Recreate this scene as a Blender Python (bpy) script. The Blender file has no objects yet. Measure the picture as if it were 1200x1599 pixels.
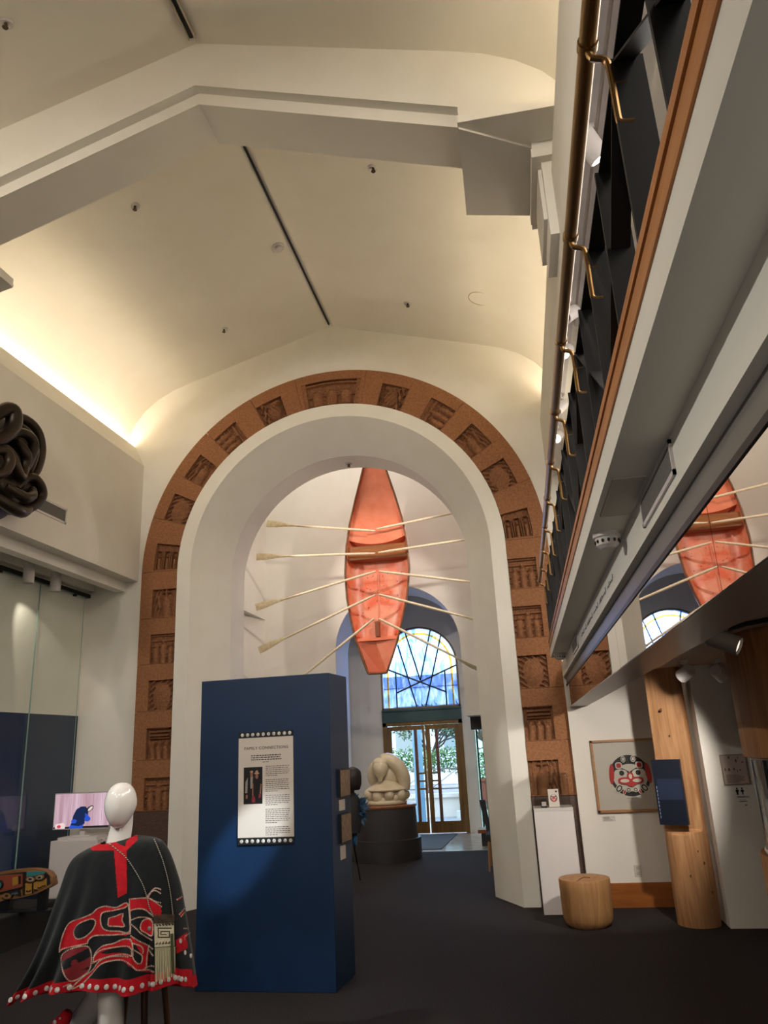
import bpy, bmesh, math, random
import numpy as np
from mathutils import Vector, Matrix
from mathutils.bvhtree import BVHTree
random.seed(7)
PI = math.pi
SC = bpy.context.scene
COL = SC.collection

# ------------------------------------------------------------------ camera
FPX, PITCH, YAW, ROLL, H = 1175.0, 0.30185, 0.16392, -0.04983, 1.65
cy, sy, cp, sp, cr, sr = math.cos(YAW), math.sin(YAW), math.cos(PITCH), math.sin(PITCH), math.cos(ROLL), math.sin(ROLL)
_f = np.array([-sy*cp, cy*cp, sp]); _r = np.array([cy, sy, 0.0]); _u = np.cross(_r, _f)
CR, CU, CF = cr*_r + sr*_u, -sr*_r + cr*_u, _f
CC = np.array([0, 0, H])
cam = bpy.data.objects.new('camera', bpy.data.cameras.new('camera'))
COL.objects.link(cam)
cam.data.sensor_fit = 'HORIZONTAL'; cam.data.sensor_width = 36.0; cam.data.lens = 36.0*FPX/1200.0
cam.data.clip_start = 0.05; cam.data.clip_end = 300
M = Matrix.Identity(4)
for i in range(3):
    M[i][0], M[i][1], M[i][2], M[i][3] = CR[i], CU[i], -CF[i], CC[i]
cam.matrix_world = M
SC.camera = cam
SC.view_settings.view_transform = 'Standard'; SC.view_settings.look = 'None'
SC.view_settings.gamma = 1.0; SC.view_settings.use_curve_mapping = False
SC.view_settings.exposure = 0.32

def ray(x, y):
    d = CF*FPX + CR*(x-600.0) - CU*(y-799.5)
    return d/np.linalg.norm(d)
def onY(x, y, Y): d = ray(x, y); return CC + d*(Y/d[1])
def onZ(x, y, Z): d = ray(x, y); return CC + d*((Z-H)/d[2])
def onX(x, y, X): d = ray(x, y); return CC + d*(X/d[0])
def proj(p):
    q = np.asarray(p, float)-CC; c = q@CF
    return 600+FPX*(q@CR)/c, 799.5-FPX*(q@CU)/c

# ------------------------------------------------------------------ materials
def lin(c): 
    c /= 255.0
    return c/12.92 if c <= 0.04045 else ((c+0.055)/1.055)**2.4
def rgb(c): return (lin(c[0]), lin(c[1]), lin(c[2]), 1.0)
MATS = {}
def mat(name, c, rough=0.6, metal=0.0, spec=0.5, emit=None, es=1.0, alpha=None, coat=0.0):
    if name in MATS: return MATS[name]
    m = bpy.data.materials.new(name); m.use_nodes = True
    b = m.node_tree.nodes['Principled BSDF']
    b.inputs['Base Color'].default_value = rgb(c)
    b.inputs['Roughness'].default_value = rough; b.inputs['Metallic'].default_value = metal
    b.inputs['Specular IOR Level'].default_value = spec
    b.inputs['Coat Weight'].default_value = coat
    if emit:
        b.inputs['Emission Color'].default_value = rgb(emit); b.inputs['Emission Strength'].default_value = es
    m.diffuse_color = rgb(c)
    MATS[name] = m
    return m
def nodes(m): return m.node_tree.nodes, m.node_tree.links, m.node_tree.nodes['Principled BSDF']
def noisy(name, c1, c2, scale=8.0, rough=0.7, stretch=(1, 1, 1), bump=0.0, bscale=None, detail=6.0, lo=0.35, hi=0.65, metal=0.0, dist=0.0, spec=0.5):
    m = mat(name, c1, rough, metal, spec); N, L, b = nodes(m)
    tc = N.new('ShaderNodeTexCoord'); mp = N.new('ShaderNodeMapping'); mp.inputs['Scale'].default_value = stretch
    n = N.new('ShaderNodeTexNoise'); n.inputs['Scale'].default_value = scale; n.inputs['Detail'].default_value = detail
    n.inputs['Distortion'].default_value = dist
    r = N.new('ShaderNodeValToRGB')
    r.color_ramp.elements[0].position = lo; r.color_ramp.elements[0].color = rgb(c1)
    r.color_ramp.elements[1].position = hi; r.color_ramp.elements[1].color = rgb(c2)
    L.new(tc.outputs['Object'], mp.inputs['Vector']); L.new(mp.outputs['Vector'], n.inputs['Vector'])
    L.new(n.outputs['Fac'], r.inputs['Fac']); L.new(r.outputs['Color'], b.inputs['Base Color'])
    if bump:
        n2 = N.new('ShaderNodeTexNoise'); n2.inputs['Scale'].default_value = bscale or scale*4; n2.inputs['Detail'].default_value = 4
        L.new(mp.outputs['Vector'], n2.inputs['Vector'])
        bp = N.new('ShaderNodeBump'); bp.inputs['Strength'].default_value = bump; bp.inputs['Distance'].default_value = 0.01
        L.new(n2.outputs['Fac'], bp.inputs['Height']); L.new(bp.outputs['Normal'], b.inputs['Normal'])
    return m
def wood(name, c1, c2, axis='z', scale=6.0, rough=0.5, spec=0.4):
    st = {'x': (0.08, 1, 1), 'y': (1, 0.08, 1), 'z': (1, 1, 0.08)}[axis]
    return noisy(name, c1, c2, scale=scale*4, rough=rough, stretch=st, bump=0.15, detail=8, lo=0.3, hi=0.7, dist=1.2, spec=spec)
def thin_glass(name, tint=(235, 245, 245), refl=1.0, rough=0.0):
    if name in MATS: return MATS[name]
    m = bpy.data.materials.new(name); m.use_nodes = True
    N, L = m.node_tree.nodes, m.node_tree.links; N.clear()
    o = N.new('ShaderNodeOutputMaterial'); t = N.new('ShaderNodeBsdfTransparent'); t.inputs[0].default_value = rgb(tint)
    g = N.new('ShaderNodeBsdfGlossy'); g.inputs['Roughness'].default_value = rough
    f = N.new('ShaderNodeFresnel'); f.inputs['IOR'].default_value = 1.45
    mu = N.new('ShaderNodeMath'); mu.operation = 'MULTIPLY'; mu.inputs[1].default_value = refl
    mx = N.new('ShaderNodeMixShader')
    L.new(f.outputs[0], mu.inputs[0]); L.new(mu.outputs[0], mx.inputs[0]); L.new(t.outputs[0], mx.inputs[1]); L.new(g.outputs[0], mx.inputs[2])
    L.new(mx.outputs[0], o.inputs['Surface'])
    MATS[name] = m
    return m

WALL = noisy('wall_paint', (236, 230, 218), (239, 234, 223), scale=3, rough=0.85, spec=0.2, bump=0.02, bscale=200)
CEIL = noisy('ceiling_paint', (234, 227, 213), (237, 231, 218), scale=2, rough=0.9, spec=0.15)
WHITE = mat('white_lacquer', (225, 216, 212), 0.45)
GLOSSW = mat('glossy_white', (226, 220, 214), 0.12, coat=0.5)
CARPET = noisy('dark_carpet', (36, 33, 34), (64, 59, 58), scale=140, rough=0.95, spec=0.1, bump=0.4, bscale=260)
TILE = noisy('pale_tile', (170, 165, 158), (190, 184, 176), scale=6, rough=0.15)
MATGREY = noisy('entrance_mat', (66, 70, 78), (88, 92, 100), scale=120, rough=0.95)
BLUE = noisy('blue_paint', (8, 38, 70), (10, 42, 76), scale=3, rough=0.45, bump=0.04, bscale=120)
BLUEW = noisy('blue_wall_paint', (18, 48, 92), (20, 52, 98), scale=3, rough=0.5)
STONE = noisy('sandstone', (160, 108, 70), (138, 90, 57), scale=42, rough=0.85, bump=0.3, bscale=90)
RELIEF = noisy('carved_sandstone', (150, 100, 64), (124, 80, 50), scale=40, rough=0.85, bump=0.3, bscale=80)
GRANITE = noisy('brown_granite', (100, 76, 62), (66, 50, 43), scale=90, rough=0.5, lo=0.4, hi=0.6)
STEEL = mat('dark_steel', (25, 23, 22), 0.55, 0.05, .25)
BRASS = mat('aged_brass', (132, 100, 58), 0.32, 0.85)
BRONZE = noisy('dark_bronze', (62, 48, 34), (38, 30, 22), scale=3, rough=0.38, metal=0.6)
OAK = wood('oak_trim', (184, 122, 66), (160, 100, 52), 'y')
BASEB = wood('orange_baseboard', (158, 90, 30), (136, 74, 24), 'x')
CEDARZ = wood('cedar_log', (188, 140, 96), (154, 106, 66), 'z', 5, 0.6)
CEDARD = wood('dark_cedar_log', (176, 122, 72), (138, 90, 50), 'z', 5, 0.6)
DOORB = wood('bronze_door_wood', (140, 104, 48), (112, 80, 34), 'z', 3, 0.35)
BLACK = mat('black', (14, 13, 14), 0.5)
DARK = mat('dark_grey', (44, 40, 40), 0.6)
GREYM = mat('grey_metal', (128, 124, 120), 0.35, 0.7)
TEAL = mat('teal_paint', (52, 84, 82), 0.5)

# ------------------------------------------------------------------ mesh builder
ORIG = {}
class MB:
    def __init__(s): s.v = []; s.f = []; s.m = []
    def add(s, vs, fs, mi=0):
        k = len(s.v); s.v += [tuple(map(float, p)) for p in vs]
        for f in fs: s.f.append([k+i for i in f]); s.m.append(mi)
        return s
    def box(s, x0, x1, y0, y1, z0, z1, mi=0):
        vs = [(x, y, z) for x in (x0, x1) for y in (y0, y1) for z in (z0, z1)]
        return s.add(vs, [(0, 1, 3, 2), (4, 6, 7, 5), (0, 4, 5, 1), (2, 3, 7, 6), (0, 2, 6, 4), (1, 5, 7, 3)], mi)
    def hexa(s, bot, top, mi=0):
        n = len(bot); vs = list(bot)+list(top)
        fs = [list(range(n))[::-1], list(range(n, 2*n))]+[(i, (i+1) % n, n+(i+1) % n, n+i) for i in range(n)]
        return s.add(vs, fs, mi)
    def prism(s, pts, fn, w0, w1, mi=0):
        return s.hexa([fn(u, v, w0) for u, v in pts], [fn(u, v, w1) for u, v in pts], mi)
    def tube(s, path, r, n=10, mi=0, caps=True, flat=None):
        P = [Vector(p) for p in path]; R = r if isinstance(r, (list, tuple)) else [r]*len(P)
        up = None; k0 = len(s.v)
        for i, p in enumerate(P):
            t = (P[min(i+1, len(P)-1)]-P[max(i-1, 0)]).normalized()
            if up is None:
                up = Vector((0, 0, 1)) if abs(t.z) < 0.9 else Vector((0, 1, 0))
            a = (up - t*up.dot(t)).normalized(); b = t.cross(a); up = a
            for j in range(n):
                an = 2*PI*j/n
                s.v.append(tuple(p + (a*math.cos(an)+b*math.sin(an))*R[i]))
        for i in range(len(P)-1):
            for j in range(n):
                s.f.append([k0+i*n+j, k0+i*n+(j+1) % n, k0+(i+1)*n+(j+1) % n, k0+(i+1)*n+j]); s.m.append(mi)
        if caps:
            s.f.append([k0+j for j in range(n)][::-1]); s.m.append(mi)
            s.f.append([k0+(len(P)-1)*n+j for j in range(n)]); s.m.append(mi)
        return s
    def lathe(s, prof, c=(0, 0, 0), n=32, mi=0, axis=None):
        k0 = len(s.v); c = Vector(c)
        if axis is None: ax, a, b = Vector((0, 0, 1)), Vector((1, 0, 0)), Vector((0, 1, 0))
        else:
            ax = Vector(axis).normalized(); a = ax.orthogonal().normalized(); b = ax.cross(a)
        for r, z in prof:
            for j in range(n):
                an = 2*PI*j/n
                s.v.append(tuple(c + ax*z + (a*math.cos(an)+b*math.sin(an))*max(r, 1e-4)))
        for i in range(len(prof)-1):
            for j in range(n):
                s.f.append([k0+i*n+j, k0+i*n+(j+1) % n, k0+(i+1)*n+(j+1) % n, k0+(i+1)*n+j]); s.m.append(mi)
        s.f.append([k0+j for j in range(n)][::-1]); s.m.append(mi)
        s.f.append([k0+(len(prof)-1)*n+j for j in range(n)]); s.m.append(mi)
        return s
    def ell(s, c, r, n=20, k=12, mi=0, rot=None, sup=1.0):
        vs = []; fs = []
        for i in range(k+1):
            ph = PI*i/k
            for j in range(n):
                an = 2*PI*j/n
                p = Vector((r[0]*math.sin(ph)*math.cos(an), r[1]*math.sin(ph)*math.sin(an), r[2]*math.cos(ph)))
                if rot: p = rot @ p
                vs.append(Vector(c)+p)
        for i in range(k):
            for j in range(n): fs.append((i*n+j, i*n+(j+1) % n, (i+1)*n+(j+1) % n, (i+1)*n+j))
        return s.add(vs, fs, mi)
    def grid(s, fn, nu, nv, mi=0, wrapu=False):
        k0 = len(s.v); W = nu if wrapu else nu+1
        for j in range(nv+1):
            for i in range(W): s.v.append(tuple(map(float, fn(i/nu, j/nv))))
        for j in range(nv):
            for i in range(nu):
                s.f.append([k0+j*W+i, k0+j*W+(i+1) % W, k0+(j+1)*W+(i+1) % W, k0+(j+1)*W+i])
                s.m.append(mi(i/nu+.5/nu, j/nv+.5/nv) if callable(mi) else mi)
        return s
    def disc(s, c, nrm, r, h, n=10, mi=0, dome=0.0):
        pr = [(r, 0), (r, h*0.6), (r*0.8, h), (r*0.01, h+dome)]
        return s.lathe(pr, c, n, mi, nrm)
    def build(s, name, mats, parent=None, smooth=True, ang=32, recalc=True, origin=None, merge=False):
        me = bpy.data.meshes.new(name)
        o0 = Vector(ORIG[parent.name]) if parent else Vector(origin if origin is not None else (0, 0, 0))
        me.from_pydata([tuple(Vector(p)-o0) for p in s.v], [], s.f)
        if not isinstance(mats, (list, tuple)): mats = [mats]
        for m in mats: me.materials.append(m)
        for p, mi in zip(me.polygons, s.m): p.material_index = mi
        if recalc or merge:
            bm = bmesh.new(); bm.from_mesh(me)
            if merge: bmesh.ops.remove_doubles(bm, verts=bm.verts, dist=1e-4)
            bmesh.ops.recalc_face_normals(bm, faces=bm.faces); bm.to_mesh(me); bm.free()
        me.polygons.foreach_set('use_smooth', [smooth]*len(me.polygons))
        if smooth: me.set_sharp_from_angle(angle=math.radians(ang))
        me.update()
        ob = bpy.data.objects.new(name, me); COL.objects.link(ob)
        if parent: ob.parent = parent
        else: ob.location = o0
        ORIG[ob.name] = tuple(o0)
        return ob
def bevel(o, w=0.006, seg=2):
    md = o.modifiers.new('bevel', 'BEVEL'); md.width = w; md.segments = seg; md.limit_method = 'ANGLE'; md.angle_limit = math.radians(40)
    return o
def thing(name, label, cat, loc=(0, 0, 0), group=None):
    o = bpy.data.objects.new(name, None); COL.objects.link(o)
    o.empty_display_size = 0.1; o.location = tuple(map(float, loc)); ORIG[o.name] = tuple(map(float, loc))
    o['label'] = label; o['category'] = cat; o['kind'] = 'thing'
    if group: o['group'] = group
    return o
def tag(o, label, cat, group=None, kind='thing'):
    o['label'] = label; o['category'] = cat; o['kind'] = kind
    if group: o['group'] = group
    return o
def struct(o, label=None, cat=None):
    o['kind'] = 'structure'
    if label: o['label'] = label
    if cat: o['category'] = cat
    return o
def lab(o, l): o['label'] = l; return o
def dup(root, delta, label=None, group=None):
    r = root.copy(); COL.objects.link(r); r.location = Vector(root.location)+Vector(delta); ORIG[r.name] = tuple(r.location)
    if label: r['label'] = label
    if group: r['group'] = group
    for ch in list(root.children):
        c = ch.copy(); COL.objects.link(c); c.parent = r
        for g in ch.children:
            d = g.copy(); COL.objects.link(d); d.parent = c
    return r
def text(name, s, size, org, ux, uz, m, parent, depth=0.001, align='CENTER', spacing=1.0):
    cu = bpy.data.curves.new(name, 'FONT'); cu.body = s; cu.size = size; cu.extrude = depth; cu.align_x = align; cu.align_y = 'CENTER'
    cu.space_character = spacing
    t = bpy.data.objects.new(name+'_tmp', cu); COL.objects.link(t)
    bpy.context.view_layer.update()
    me = bpy.data.meshes.new_from_object(t.evaluated_get(bpy.context.evaluated_depsgraph_get()))
    bpy.data.objects.remove(t); bpy.data.curves.remove(cu)
    ux, uz = Vector(ux).normalized(), Vector(uz).normalized(); un = ux.cross(uz)
    o0 = Vector(ORIG[parent.name]) if parent else Vector((0, 0, 0))
    for v in me.vertices: v.co = Vector(org) + ux*v.co.x + uz*v.co.y + un*v.co.z - o0
    me.materials.clear(); me.materials.append(m)
    ob = bpy.data.objects.new(name, me); COL.objects.link(ob)
    if parent: ob.parent = parent; ORIG[ob.name] = ORIG[parent.name]
    else: ORIG[ob.name] = (0, 0, 0)
    return ob
def cat_interp(pts, t):
    """Catmull-Rom through rows of pts, t in 0..1"""
    n = len(pts)-1; x = min(max(t, 0), 1)*n; i = min(int(x), n-1); f = x-i
    p = [np.asarray(pts[max(0, min(n, i+k))], float) for k in (-1, 0, 1, 2)]
    return 0.5*(2*p[1]+(p[2]-p[0])*f+(2*p[0]-5*p[1]+4*p[2]-p[3])*f*f+(3*p[1]-p[0]-3*p[2]+p[3])*f**3)
def smoothpath(pts, n): return [tuple(cat_interp(pts, i/n)) for i in range(n+1)]
def XZ(Y): return lambda u, v, w: (u, Y-w, v)      # a wall facing the camera; w = proud of the wall
def YZ(X, s=1): return lambda u, v, w: (X+s*w, u, v)

AX = -2.07            # axis of the hall
def arc_wall(x0, x1, z1, R, zc, cx, y0, y1, n=40, z0=0.0):
    mb = MB(); fn = lambda u, v, w: (u, w, v)
    mb.prism([(x0, z0), (cx-R, z0), (cx-R, z1), (x0, z1)], fn, y0, y1)
    mb.prism([(cx+R, z0), (x1, z0), (x1, z1), (cx+R, z1)], fn, y0, y1)
    for i in range(n):
        a, b = PI-PI*i/n, PI-PI*(i+1)/n
        mb.prism([(cx+R*math.cos(a), zc+R*math.sin(a)), (cx+R*math.cos(b), zc+R*math.sin(b)), (cx+R*math.cos(b), z1), (cx+R*math.cos(a), z1)], fn, y0, y1)
    return mb
# ------------------------------------------------------------------ the hall shell
Y0, YF = -6.0, 8.80
struct(MB().box(-7, 4, Y0, 13.1, -0.2, 0).build('floor', CARPET))
CPR = [(0, 7.14), (1.0, 6.85), (2.0, 6.56), (2.25, 6.475), (2.47, 6.36), (2.65, 6.215), (2.78, 6.05), (2.87, 5.87), (2.92, 5.7), (2.94, 5.5)]
def ceil_z(X):
    d = abs(X-AX)
    for (a, z), (b, w) in zip(CPR, CPR[1:]):
        if d <= b: return z+(w-z)*(d-a)/(b-a)
    return 5.5
mb = MB()
prof = [(AX-d, z) for d, z in CPR[::-1]]+[(AX+d, z) for d, z in CPR[1:]]
n = len(prof)
for yy in (Y0, YF+0.05):
    for u, v in prof: mb.v.append((u, yy, v))
    for u, v in prof: mb.v.append((u*1.0+(0.1 if u > AX else -0.1), yy, v+0.15))
for i in range(n-1):
    mb.f.append([i, i+1, 2*n+i+1, 2*n+i]); mb.f.append([n+i, n+i+1, 3*n+i+1, 3*n+i]); mb.m += [0, 0]
    mb.f.append([i, i+1, n+i+1, n+i]); mb.f.append([2*n+i, 2*n+i+1, 3*n+i+1, 3*n+i]); mb.m += [0, 0]
mb.f += [[0, n, 3*n, 2*n], [n-1, 2*n-1, 4*n-1, 3*n-1]]; mb.m += [0, 0]
ce = struct(mb.build('ceiling', CEIL, ang=20))
slot = MB().box(AX-.009, AX+.009, 5.0, 8.72, 7.115, 7.15).box(AX-.018, AX+.018, Y0+.1, 4.30, 7.105, 7.15)
o = struct(slot.build('trim_1', BLACK, smooth=False))
struct(MB().box(AX+.02, AX+.03, Y0+.1, 4.30, 7.095, 7.12).box(AX-.03, AX-.02, Y0+.1, 4.30, 7.085, 7.12).build('trim_2', mat('slot_edge', (190, 180, 160), .6), smooth=False))

def extr(name, pts, ya, yb, m, mirror=False, mb=None, build=True):
    mb = mb or MB()
    for sgn in ((0, 1) if mirror else (0,)):
        q = [((2*AX-u) if sgn else u, v) for u, v in pts]
        mb.prism(q, lambda u, v, w: (u, w, v), ya, yb)
    return struct(mb.build(name, m, smooth=False)) if build else mb
# left: the wall over the alcove, its sloped band, the cove ledge, the soffit and its steps
extr('wall_left', [(-4.70, 3.82), (-4.70, 5.41), (-4.845, 5.70), (-4.865, 5.70), (-4.865, 5.60), (-5.06, 5.60), (-5.06, 3.82)], Y0, YF, WALL)
extr('trim_3', [(-4.87, 3.82), (-4.87, 3.70), (-5.0, 3.70), (-5.0, 3.86), (-5.30, 3.86), (-5.30, 3.74), (-5.42, 3.74), (-5.42, 4.0), (-5.06, 4.0), (-5.06, 3.82)], Y0, YF-.001, WALL)
struct(MB().box(-5.62, -5.41, Y0, YF, 2.19, 4.1).build('wall_left_upper_panel', WALL, smooth=False))
struct(MB().box(-5.62, -5.405, Y0, 7.775, 0, 2.19).build('wall_left_blue_panel', mat('alcove_blue', (14, 46, 92), .4), smooth=False))
struct(MB().box(-5.62, -5.41, 7.778, YF, 0, 2.19).build('wall_left_blue_return', mat('alcove_blue_grey', (34, 48, 78), .55), smooth=False))
# right: header over the balcony, mirrored from the left
extr('wall_right', [(.56, 4.68), (.56, 5.41), (.705, 5.70), (.725, 5.70), (.725, 5.60), (.92, 5.60), (.92, 4.68)], Y0, YF, WALL)
struct(MB().box(.90, 3.6, Y0, YF, 4.72, 4.9).build('ceiling_balcony', CEIL, smooth=False))
struct(MB().box(3.3, 3.5, Y0, 9, 0, 4.9).build('wall_right_outer', WALL, smooth=False))
struct(MB().box(-7, 4, Y0-.2, Y0, 0, 8).build('wall_rear', WALL, smooth=False))
struct(MB().box(-7, -5.6, Y0, 9.8, 0, 4.1).build('wall_left_outer', WALL, smooth=False))
# arch wall
struct(arc_wall(-5.6, 3.5, 8.2, 2.05, 3.87, AX, 8.80, 9.80, 48).build('wall_front', WALL, smooth=False))
def sweep(prof, R0, zc, cx, n=48, z0=0.0):
    """profile [(r, Y)] swept up a jamb, round a half circle, down the other jamb"""
    path = [(-1, z0)]+[(-1, z0+(zc-z0)*k/4) for k in range(1, 4)]
    path = [(cx, v, PI) for s, v in path]+[(cx, zc, PI-PI*i/n) for i in range(n+1)]+[(cx, v, 0) for s, v in path[::-1]]
    mb = MB(); k = len(prof)
    for cx_, zz, a in path:
        for r, y in prof: mb.v.append((cx_+r*math.cos(a), y, zz+r*math.sin(a)))
    for i in range(len(path)-1):
        for j in range(k-1): mb.f.append([i*k+j, i*k+j+1, (i+1)*k+j+1, (i+1)*k+j]); mb.m.append(0)
    return mb
struct(sweep([(2.06, 8.80), (2.06, 8.715), (1.885, 8.715), (1.57, 9.32), (1.57, 9.80), (2.1, 9.80)], 0, 3.87, AX).build('trim_4', WALL, ang=20))

# the gabled rib with its shadow step and its end blocks
def gable(y0, y1, zpk, xe, sl, ze=None):
    mb = MB(); fn = lambda u, v, w: (u, w, v)
    for sg in (-1, 1):
        X = lambda d: AX+sg*d
        mb.prism([(X(0), zpk), (X(xe), zpk-sl*xe), (X(xe), ceil_z(X(xe))+.1), (X(0), 7.24)], fn, y0, y1)
        if ze: mb.prism([(X(xe), ze), (X(2.95), ze), (X(2.95), 6.3), (X(2.6), 6.5), (X(xe), ceil_z(X(xe))+.1)], fn, y0, y1)
    return mb
struct(gable(4.38, 4.90, 6.71, 2.03, .335, 5.95).build('trim_5', WALL, smooth=False))
struct(gable(4.46, 4.88, 6.60, 2.02, .335, 5.78).build('trim_6', WALL, smooth=False))
mb = MB()
for sg in (-1, 1):
    X = lambda x: x if sg > 0 else 2*AX-x
    P2 = lambda pts, z: [(X(x), y, z) for x, y in pts]
    mb.hexa(P2([(-.05, 4.20), (.9, 4.20), (.9, 5.26), (-.05, 5.14)], 5.715), P2([(-.05, 4.20), (.9, 4.20), (.9, 5.26), (-.05, 5.14)], 5.78))
    q = [(-.045, 4.235), (.453, 4.53), (.453, 5.27), (-.057, 5.14)]
    mb.hexa(P2(q, 5.695), P2(q, 5.72))
    for (xa, ya, yb, za, zb) in ((.435, 4.40, 5.13, 5.50, 5.57), (.50, 4.46, 4.97, 4.90, 5.50), (.475, 4.52, 5.06, 5.07, 5.50), (.453, 4.5, 5.27, 5.56, 5.72)):
        mb.box(min(X(xa), X(.9)), max(X(xa), X(.9)), ya, yb, za, zb)
struct(mb.build('trim_7', WALL, smooth=False))

# ------------------------------------------------------------------ carved stone surround
def arcpt(side, s, r, y):
    if s <= 3.87: X, Z = -r, s
    else:
        a = (s-3.87)/2.3; X, Z = -r*math.cos(a), 3.87+r*math.sin(a)
    return (AX+X if side < 0 else AX-X, y, Z)
def arcbox(mb, side, s0, s1, r0, r1, y0, y1, mi=0):
    n = max(1, int((s1-s0)/.08)) if s1 > 3.87 else 1
    V = []
    for i in range(n+1):
        s = s0+(s1-s0)*i/n
        V += [arcpt(side, s, r0, y0), arcpt(side, s, r1, y0), arcpt(side, s, r1, y1), arcpt(side, s, r0, y1)]
    F = [(0, 1, 2, 3), (4*n, 4*n+1, 4*n+2, 4*n+3)]
    for i in range(n):
        for j in range(4): F.append((4*i+j, 4*i+(j+1) % 4, 4*i+4+(j+1) % 4, 4*i+4+j))
    mb.add(V, F, mi)
def sstep(e0, e1, x): t = np.clip((x-e0)/(e1-e0), 0, 1); return t*t*(3-2*t)
def seg_d(u, v, a, b):
    a, b, p = np.array(a), np.array(b), np.array((u, v)); d = b-a
    t = np.clip((p-a)@d/(d@d), 0, 1); return float(np.linalg.norm(p-a-d*t))
def motif(kind, u, v):
    """height 0..1; u runs up the panel, v across it from the opening outwards"""
    h = 0.12*math.sin(40*v+3*u)**2
    def cap(a, b, r, k=1.0):
        nonlocal h
        d = seg_d(u, v, a, b)/r
        if d < 1: h = max(h, k*math.sqrt(1-d*d)*.9+.1)
    if kind == 'figures':
        for c, q in ((.2, .62), (.5, .74), (.8, .6)):
            cap((.05, c), (q-.16, c), .13); cap((q, c), (q+.02, c), .085); cap((q-.22, c-.05), (q-.3, c+.12), .05)
        if math.sin(u*34) > .2 and h < .2: h = .45
    elif kind == 'arches':
        for c in (.17, .5, .83):
            d = math.hypot((u-.62)*1.0, v-c)
            if u < .62: d = abs(v-c)
            if .11 < d < .155: h = .95
            cap((.06, c), (.42, c), .075); cap((.55, c), (.57, c), .055)
        if u < .06: h = .8
    elif kind == 'bird':
        d = ((u-.55)/.26)**2+((v-.45)/.36)**2
        if d < 1: h = .45+.5*math.sqrt(1-d)-.28*(math.sin((u*.9+v*.5)*46) > .35)
        cap((.62, .82), (.78, .86), .10)
        for k in (0, 1):
            w = .16+.12*k+.05*math.sin(v*16+k)
            if abs(u-w) < .035: h = max(h, .8)
        if u > .85 and math.sin((u+.1*math.sin(8*v))*70) > 0: h = max(h, .6)
    elif kind == 'tree':
        d = ((u-.45)/.46)**2+((v-.5)/.36)**2
        if d < 1: h = .5+.45*(1-d)+.05*math.sin(60*v)*math.sin(50*u)
        elif math.sin((u*.8+v*.5)*44) > .1: h = .55
    elif kind == 'lines':
        if u > .62 and math.sin(u*52) > -.1 and .12 < v < .93: h = .75
        for c in (.25, .52, .78):
            cap((.02, c), (.34, c+.03), .12); cap((.48, c), (.5, c), .07); cap((.3, c), (.55, c-.12), .035)
    elif kind == 'cross':
        cap((.05, .42), (.5, .45), .2); cap((.64, .45), (.66, .45), .095); cap((.88, .3), (.88, .6), .04); cap((.75, .45), (.98, .45), .04)
        cap((.35, .7), (.75, .78), .07)
        if math.sin(v*40+u*14) > .3 and h < .2 and v > .6: h = .5
    else:
        for c in (.25, .5, .75):
            cap((.1, c), (.52, c), .1); cap((.64, c), (.66, c), .06)
        if .40 < u < .47 or .05 < u < .1: h = max(h, .7)
        if v < .08 or v > .92 or (.86 < u < .93): h = max(h, .85)
    return h
arch = thing('carved_stone_arch', 'brown sandstone arch surround with carved relief blocks around the white archway', 'carved arch', (AX, 8.8, 0))
RI, RO, RM = 2.065, 2.55, 2.39
YS = 8.732
def relief(side, s0, s1, kind, parent, r1=RM):
    nu, nv = (44, 34) if kind != 'table' else (40, 84)
    def fn(a, b):
        r = RI+.002+(r1-RI-.004)*a; s = s0+(s1-s0)*b
        h = motif(kind, a, b) if kind == 'table' else motif(kind, b, a)
        return arcpt(side, s, r, YS+.064-.062*h)
    return MB().grid(fn, nu, nv).build('relief_panel', RELIEF, parent, ang=60)
hz = .178
KJ = ['figures', 'figures', 'arches', 'lines', 'figures']
def cent(side):
    J = [1.25, 1.815, 2.375, 2.935, 3.5]
    KA = ['arches', 'tree', 'cross', 'figures', 'bird']
    AR = [3.87+math.radians(a)*2.3 for a in (5.6, 22.3, 37.0, 52.2, 68.8)]
    c = J+AR; kk = (['figures', 'lines', 'tree', 'figures', 'cross'] if side < 0 else ['cross', 'lines', 'tree', 'figures', 'figures'])+KA
    for i, (s, k) in enumerate(zip(c, kk)):
        a = s-hz-.006; b = (c[i+1]-hz-.010) if i < 9 else 3.87+math.radians(79.0)*2.3-.004
        mb = MB(); arcbox(mb, side, a, b, RM, RO, YS, 8.83); arcbox(mb, side, s+hz, b, RI, RM, YS, 8.83); arcbox(mb, side, a, s-hz, RI, RM, YS, 8.83)
        o = mb.build('stone_block', STONE, arch, smooth=False)
        relief(side, s-hz, s+hz, k, o)
    mb = MB(); arcbox(mb, side, 0, c[0]-hz-.012, RI, RO, YS, 8.83)
    lab(mb.build('granite_footing', GRANITE, arch, smooth=False), 'plain grey-brown granite footing')
cent(-1); cent(1)
mb = MB()
for sd_ in (-1, 1): arcbox(mb, sd_, 0, 3.87+math.radians(90)*2.3, RI+.002, RO-.003, 8.797, 8.835)
lab(mb.build('mortar_bed', mat('mortar_brown', (84, 58, 40), .9), arch, smooth=False), 'dark mortar between the stone blocks')
sa, sb = 3.87+math.radians(79.0)*2.3, 3.87+math.radians(101.0)*2.3
mb = MB(); arcbox(mb, -1, sa, sb, 2.43, RO, YS, 8.83); arcbox(mb, -1, sa, sa+.05, RI, 2.43, YS, 8.83); arcbox(mb, -1, sb-.05, sb, RI, 2.43, YS, 8.83)
ks = mb.build('stone_block', STONE, arch, smooth=False)
relief(-1, sa+.05, sb-.05, 'table', ks, 2.43)

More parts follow.
